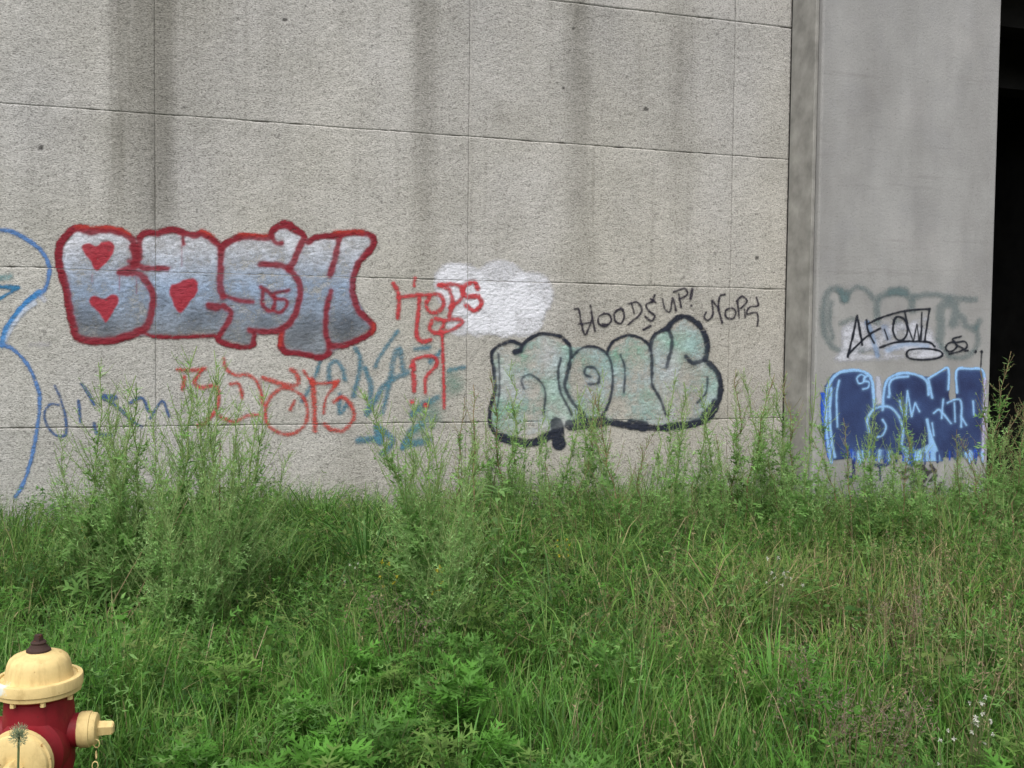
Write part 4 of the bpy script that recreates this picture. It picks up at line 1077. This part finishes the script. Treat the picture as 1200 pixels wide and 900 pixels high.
def flowers(n, H, spread, seed, col, fs):
    def b():
        s, f, fl = Veg(), Veg(), Veg(); r = np.random.default_rng(seed)
        for k in range(n):
            a = r.random() * 6.28; q = np.linspace(0, 1, 4); rr_ = spread * math.sqrt(r.random()); h = H * r.uniform(.8, 1.1)
            P = np.stack([math.cos(a) * rr_ * q, math.sin(a) * rr_ * q, h * q], -1); s.tube(P, .0018, lin((110, 124, 78)), 3)
            m = 9; pa = np.arange(m) * 6.28 / m; dirs = r.normal(0, 1, (m, 3)) + np.array([0, -.4, .3])
            fl.leaves(leaf_lance(.28, .1), np.tile(P[-1], (m, 1)), dirs, np.tile([0, 0, 1.0], (m, 1)), np.full(m, fs) * r.uniform(.8, 1.2), np.tile(col, (m, 1)))
            nl = 6; la = r.random(nl) * 6.28; zz_ = r.uniform(.2, .9, nl)
            f.leaves(L_LANCE, P[-1] * zz_[:, None], np.stack([np.cos(la), np.sin(la), 0 * la + .4], -1), np.tile([0, 0, 1.0], (nl, 1)), r.uniform(.03, .06, nl), np.tile(G_MID, (nl, 1)))
        return s, f, fl
    return b
FP = dict(mats=(M_DRY, M_VEG, M_VEG), parts=('stem', 'foliage', 'petals'))
WH = lin((226, 226, 214)); YE = lin((200, 186, 60))
one_plant('wildflower', 925, 4.9, flowers(12, .50, .09, 1, WH, .012), 'small cluster of white wildflowers right of centre', 'flower', **FP)
one_plant('wildflower', 1156, 3.35, flowers(14, .45, .07, 2, WH, .011), 'white wildflowers near the lower right corner', 'flower', **FP)
one_plant('wildflower', 1126, 3.12, flowers(4, .42, .04, 3, WH, .010), 'few white blossoms left of the corner wildflowers', 'flower', **FP)
one_plant('wildflower', 412, 5.3, flowers(4, .40, .06, 4, WH, .010), 'tiny white blossoms left of the yellow flowers', 'flower', **FP)
one_plant('wildflower', 517, 4.9, flowers(7, .46, .05, 5, YE, .013), 'yellow flecked plant at the foot of the pale feathery weed', 'flower', **FP)
one_plant('wildflower', 455, 5.0, flowers(6, .48, .06, 6, YE, .012), 'yellow flower sprigs left of the pale feathery weed', 'flower', **FP)
one_plant('wildflower', 663, 5.6, flowers(7, .46, .05, 7, YE, .012), 'yellow flower sprigs below the mint letters', 'flower', **FP)
one_plant('wildflower', 95, 5.9, flowers(5, .5, .05, 8, YE, .011), 'yellow flower sprigs at the left edge of the tall clump', 'flower', **FP)
# dead leaning stalks
def stalks(n, L, seed, ax_, lean0, lean1, col, rad=.004):
    def b():
        s = Veg(); r = np.random.default_rng(seed)
        for k in range(n):
            le = r.uniform(lean0, lean1); q = np.linspace(0, 1, 5); l = L * r.uniform(.7, 1.1); a = ax_ + r.normal(0, .3)
            o = np.array([r.normal(0, .06 + .005 * n), r.normal(0, .06 + .005 * n), 0])
            P = o + np.stack([math.cos(a) * math.sin(le) * l * q, math.sin(a) * math.sin(le) * l * q, math.cos(le) * l * q - .06 * l * q ** 2], -1)
            s.tube(P, rad * (1 - .6 * q), np.array(col) * r.uniform(.8, 1.15), 4)
        return (s,)
    return b
SP = dict(mats=(M_DRY,), parts=('stalk',))
one_plant('dead_stalk', 112, 5.05, stalks(3, .95, 1, 0.2, .35, .6, lin((150, 132, 100))), 'dead straw stalks leaning against the left weed clump', 'stalk', **SP)
one_plant('dead_stalk', 285, 5.2, stalks(1, 1.42, 2, .2, .0, .02, lin((116, 62, 58)), .0045), 'thin dark red stalk standing right of the left clump', 'stalk', **SP)
one_plant('dead_stalk', 548, 7.5, stalks(5, .95, 3, .4, .0, .2, lin((92, 74, 60))), 'brown dead stalks against the wall below the panel joint', 'stalk', **SP)
one_plant('dead_stalk', 1085, 4.3, stalks(26, .58, 4, 1.2, .05, .8, lin((150, 134, 106)), .0016), 'thicket of pale dry stalks at lower right', 'stalk', **SP)
one_plant('dead_stalk', 262, 4.3, stalks(3, .40, 5, 1.0, .1, .5, lin((190, 172, 140)), .0035), 'short pale broken stalks below the left clump', 'stalk', **SP)
one_plant('dead_stalk', 745, 2.9, stalks(4, .42, 6, 2.0, .1, .5, lin((186, 170, 132)), .003), 'pale dry stalks at the bottom edge of the meadow', 'stalk', **SP)
one_plant('dead_stalk', 890, 3.0, stalks(3, .42, 7, 2.4, .3, .7, lin((196, 176, 134)), .003), 'bent pale stalk at the bottom edge right of centre', 'stalk', **SP)
# fuzzy weed head in front of the hydrant
def fuzzy():
    s, f = Veg(), Veg(); r = np.random.default_rng(17)
    q = np.linspace(0, 1, 5); P = np.stack([.02 * q, .0 * q, 0.60 * q], -1); s.tube(P, .003, lin((110, 124, 80)))
    n = 900; d = r.normal(0, 1, (n, 3)); d /= np.linalg.norm(d, axis=1, keepdims=True); o = P[-1] + d * np.array([.021, .021, .028]) * r.random((n, 1))
    f.leaves(L_LANCE, o, d + np.array([0, 0, .4]), r.normal(0, 1, (n, 3)), r.uniform(.005, .009, n), np.tile(lin((168, 180, 146)), (n, 1)) * (1 + r.normal(0, .15, (n, 1))))
    n = 8; a = r.random(n) * 6.28; f.leaves(L_LOBE2, np.stack([0 * a, 0 * a, r.uniform(.2, .48, n)], -1), np.stack([np.cos(a), np.sin(a), 0 * a + .5], -1), np.tile([0, 0, 1.0], (n, 1)), r.uniform(.04, .06, n), np.tile(G_LUSH, (n, 1)))
    return s, f
one_plant('seedhead_weed', 8, 2.5, fuzzy, 'fuzzy green seed head on a thin stem before the hydrant')

# dried pinkish seed heads at the lower right
def dried(seed):
    def b():
        s_, f = Veg(), Veg(); r = np.random.default_rng(seed)
        for k in range(9):
            a = r.random() * 6.28; q = np.linspace(0, 1, 4); ln = r.uniform(.05, .18); h = .42 * r.uniform(.75, 1.1)
            P = np.stack([math.cos(a) * ln * q, math.sin(a) * ln * q, h * q], -1); s_.tube(P, .0018, lin((128, 110, 88)), 3)
            n = 46; o = P[-1] + r.normal(0, 1, (n, 3)) * np.array([.022, .022, .03]); d = r.normal(0, 1, (n, 3)) + np.array([0, 0, .8])
            f.leaves(L_LANCE, o, d, r.normal(0, 1, (n, 3)), r.uniform(.010, .020, n), np.tile(lin((150, 134, 118)), (n, 1)) * r.uniform(.6, 1.2, (n, 1)))
            n = 10; zz_ = r.uniform(.1, .8, n); a2 = r.random(n) * 6.28
            f.leaves(L_LANCE, P[-1] * zz_[:, None], np.stack([np.cos(a2), np.sin(a2), 0 * a2 + .3], -1), np.tile([0, 0, 1.0], (n, 1)), r.uniform(.03, .07, n), np.tile(G_MID, (n, 1)))
        return s_, f
    return b
for sd_, px_, dd_, lb in ((1, 972, 3.7, 'dried pinkish seed heads just right of the arching sedge clump'), (2, 1012, 3.3, 'dried pinkish seed heads low at the bottom right of centre'),
                          (3, 1068, 4.6, 'dried seed heads behind the pale dry stalks'), (4, 1040, 3.5, 'dried seed heads left of the corner wildflowers'), (5, 478, 4.4, 'brown dried seed heads before the pale feathery weed')):
    one_plant('seedhead_weed', px_, dd_, dried(sd_), lb)
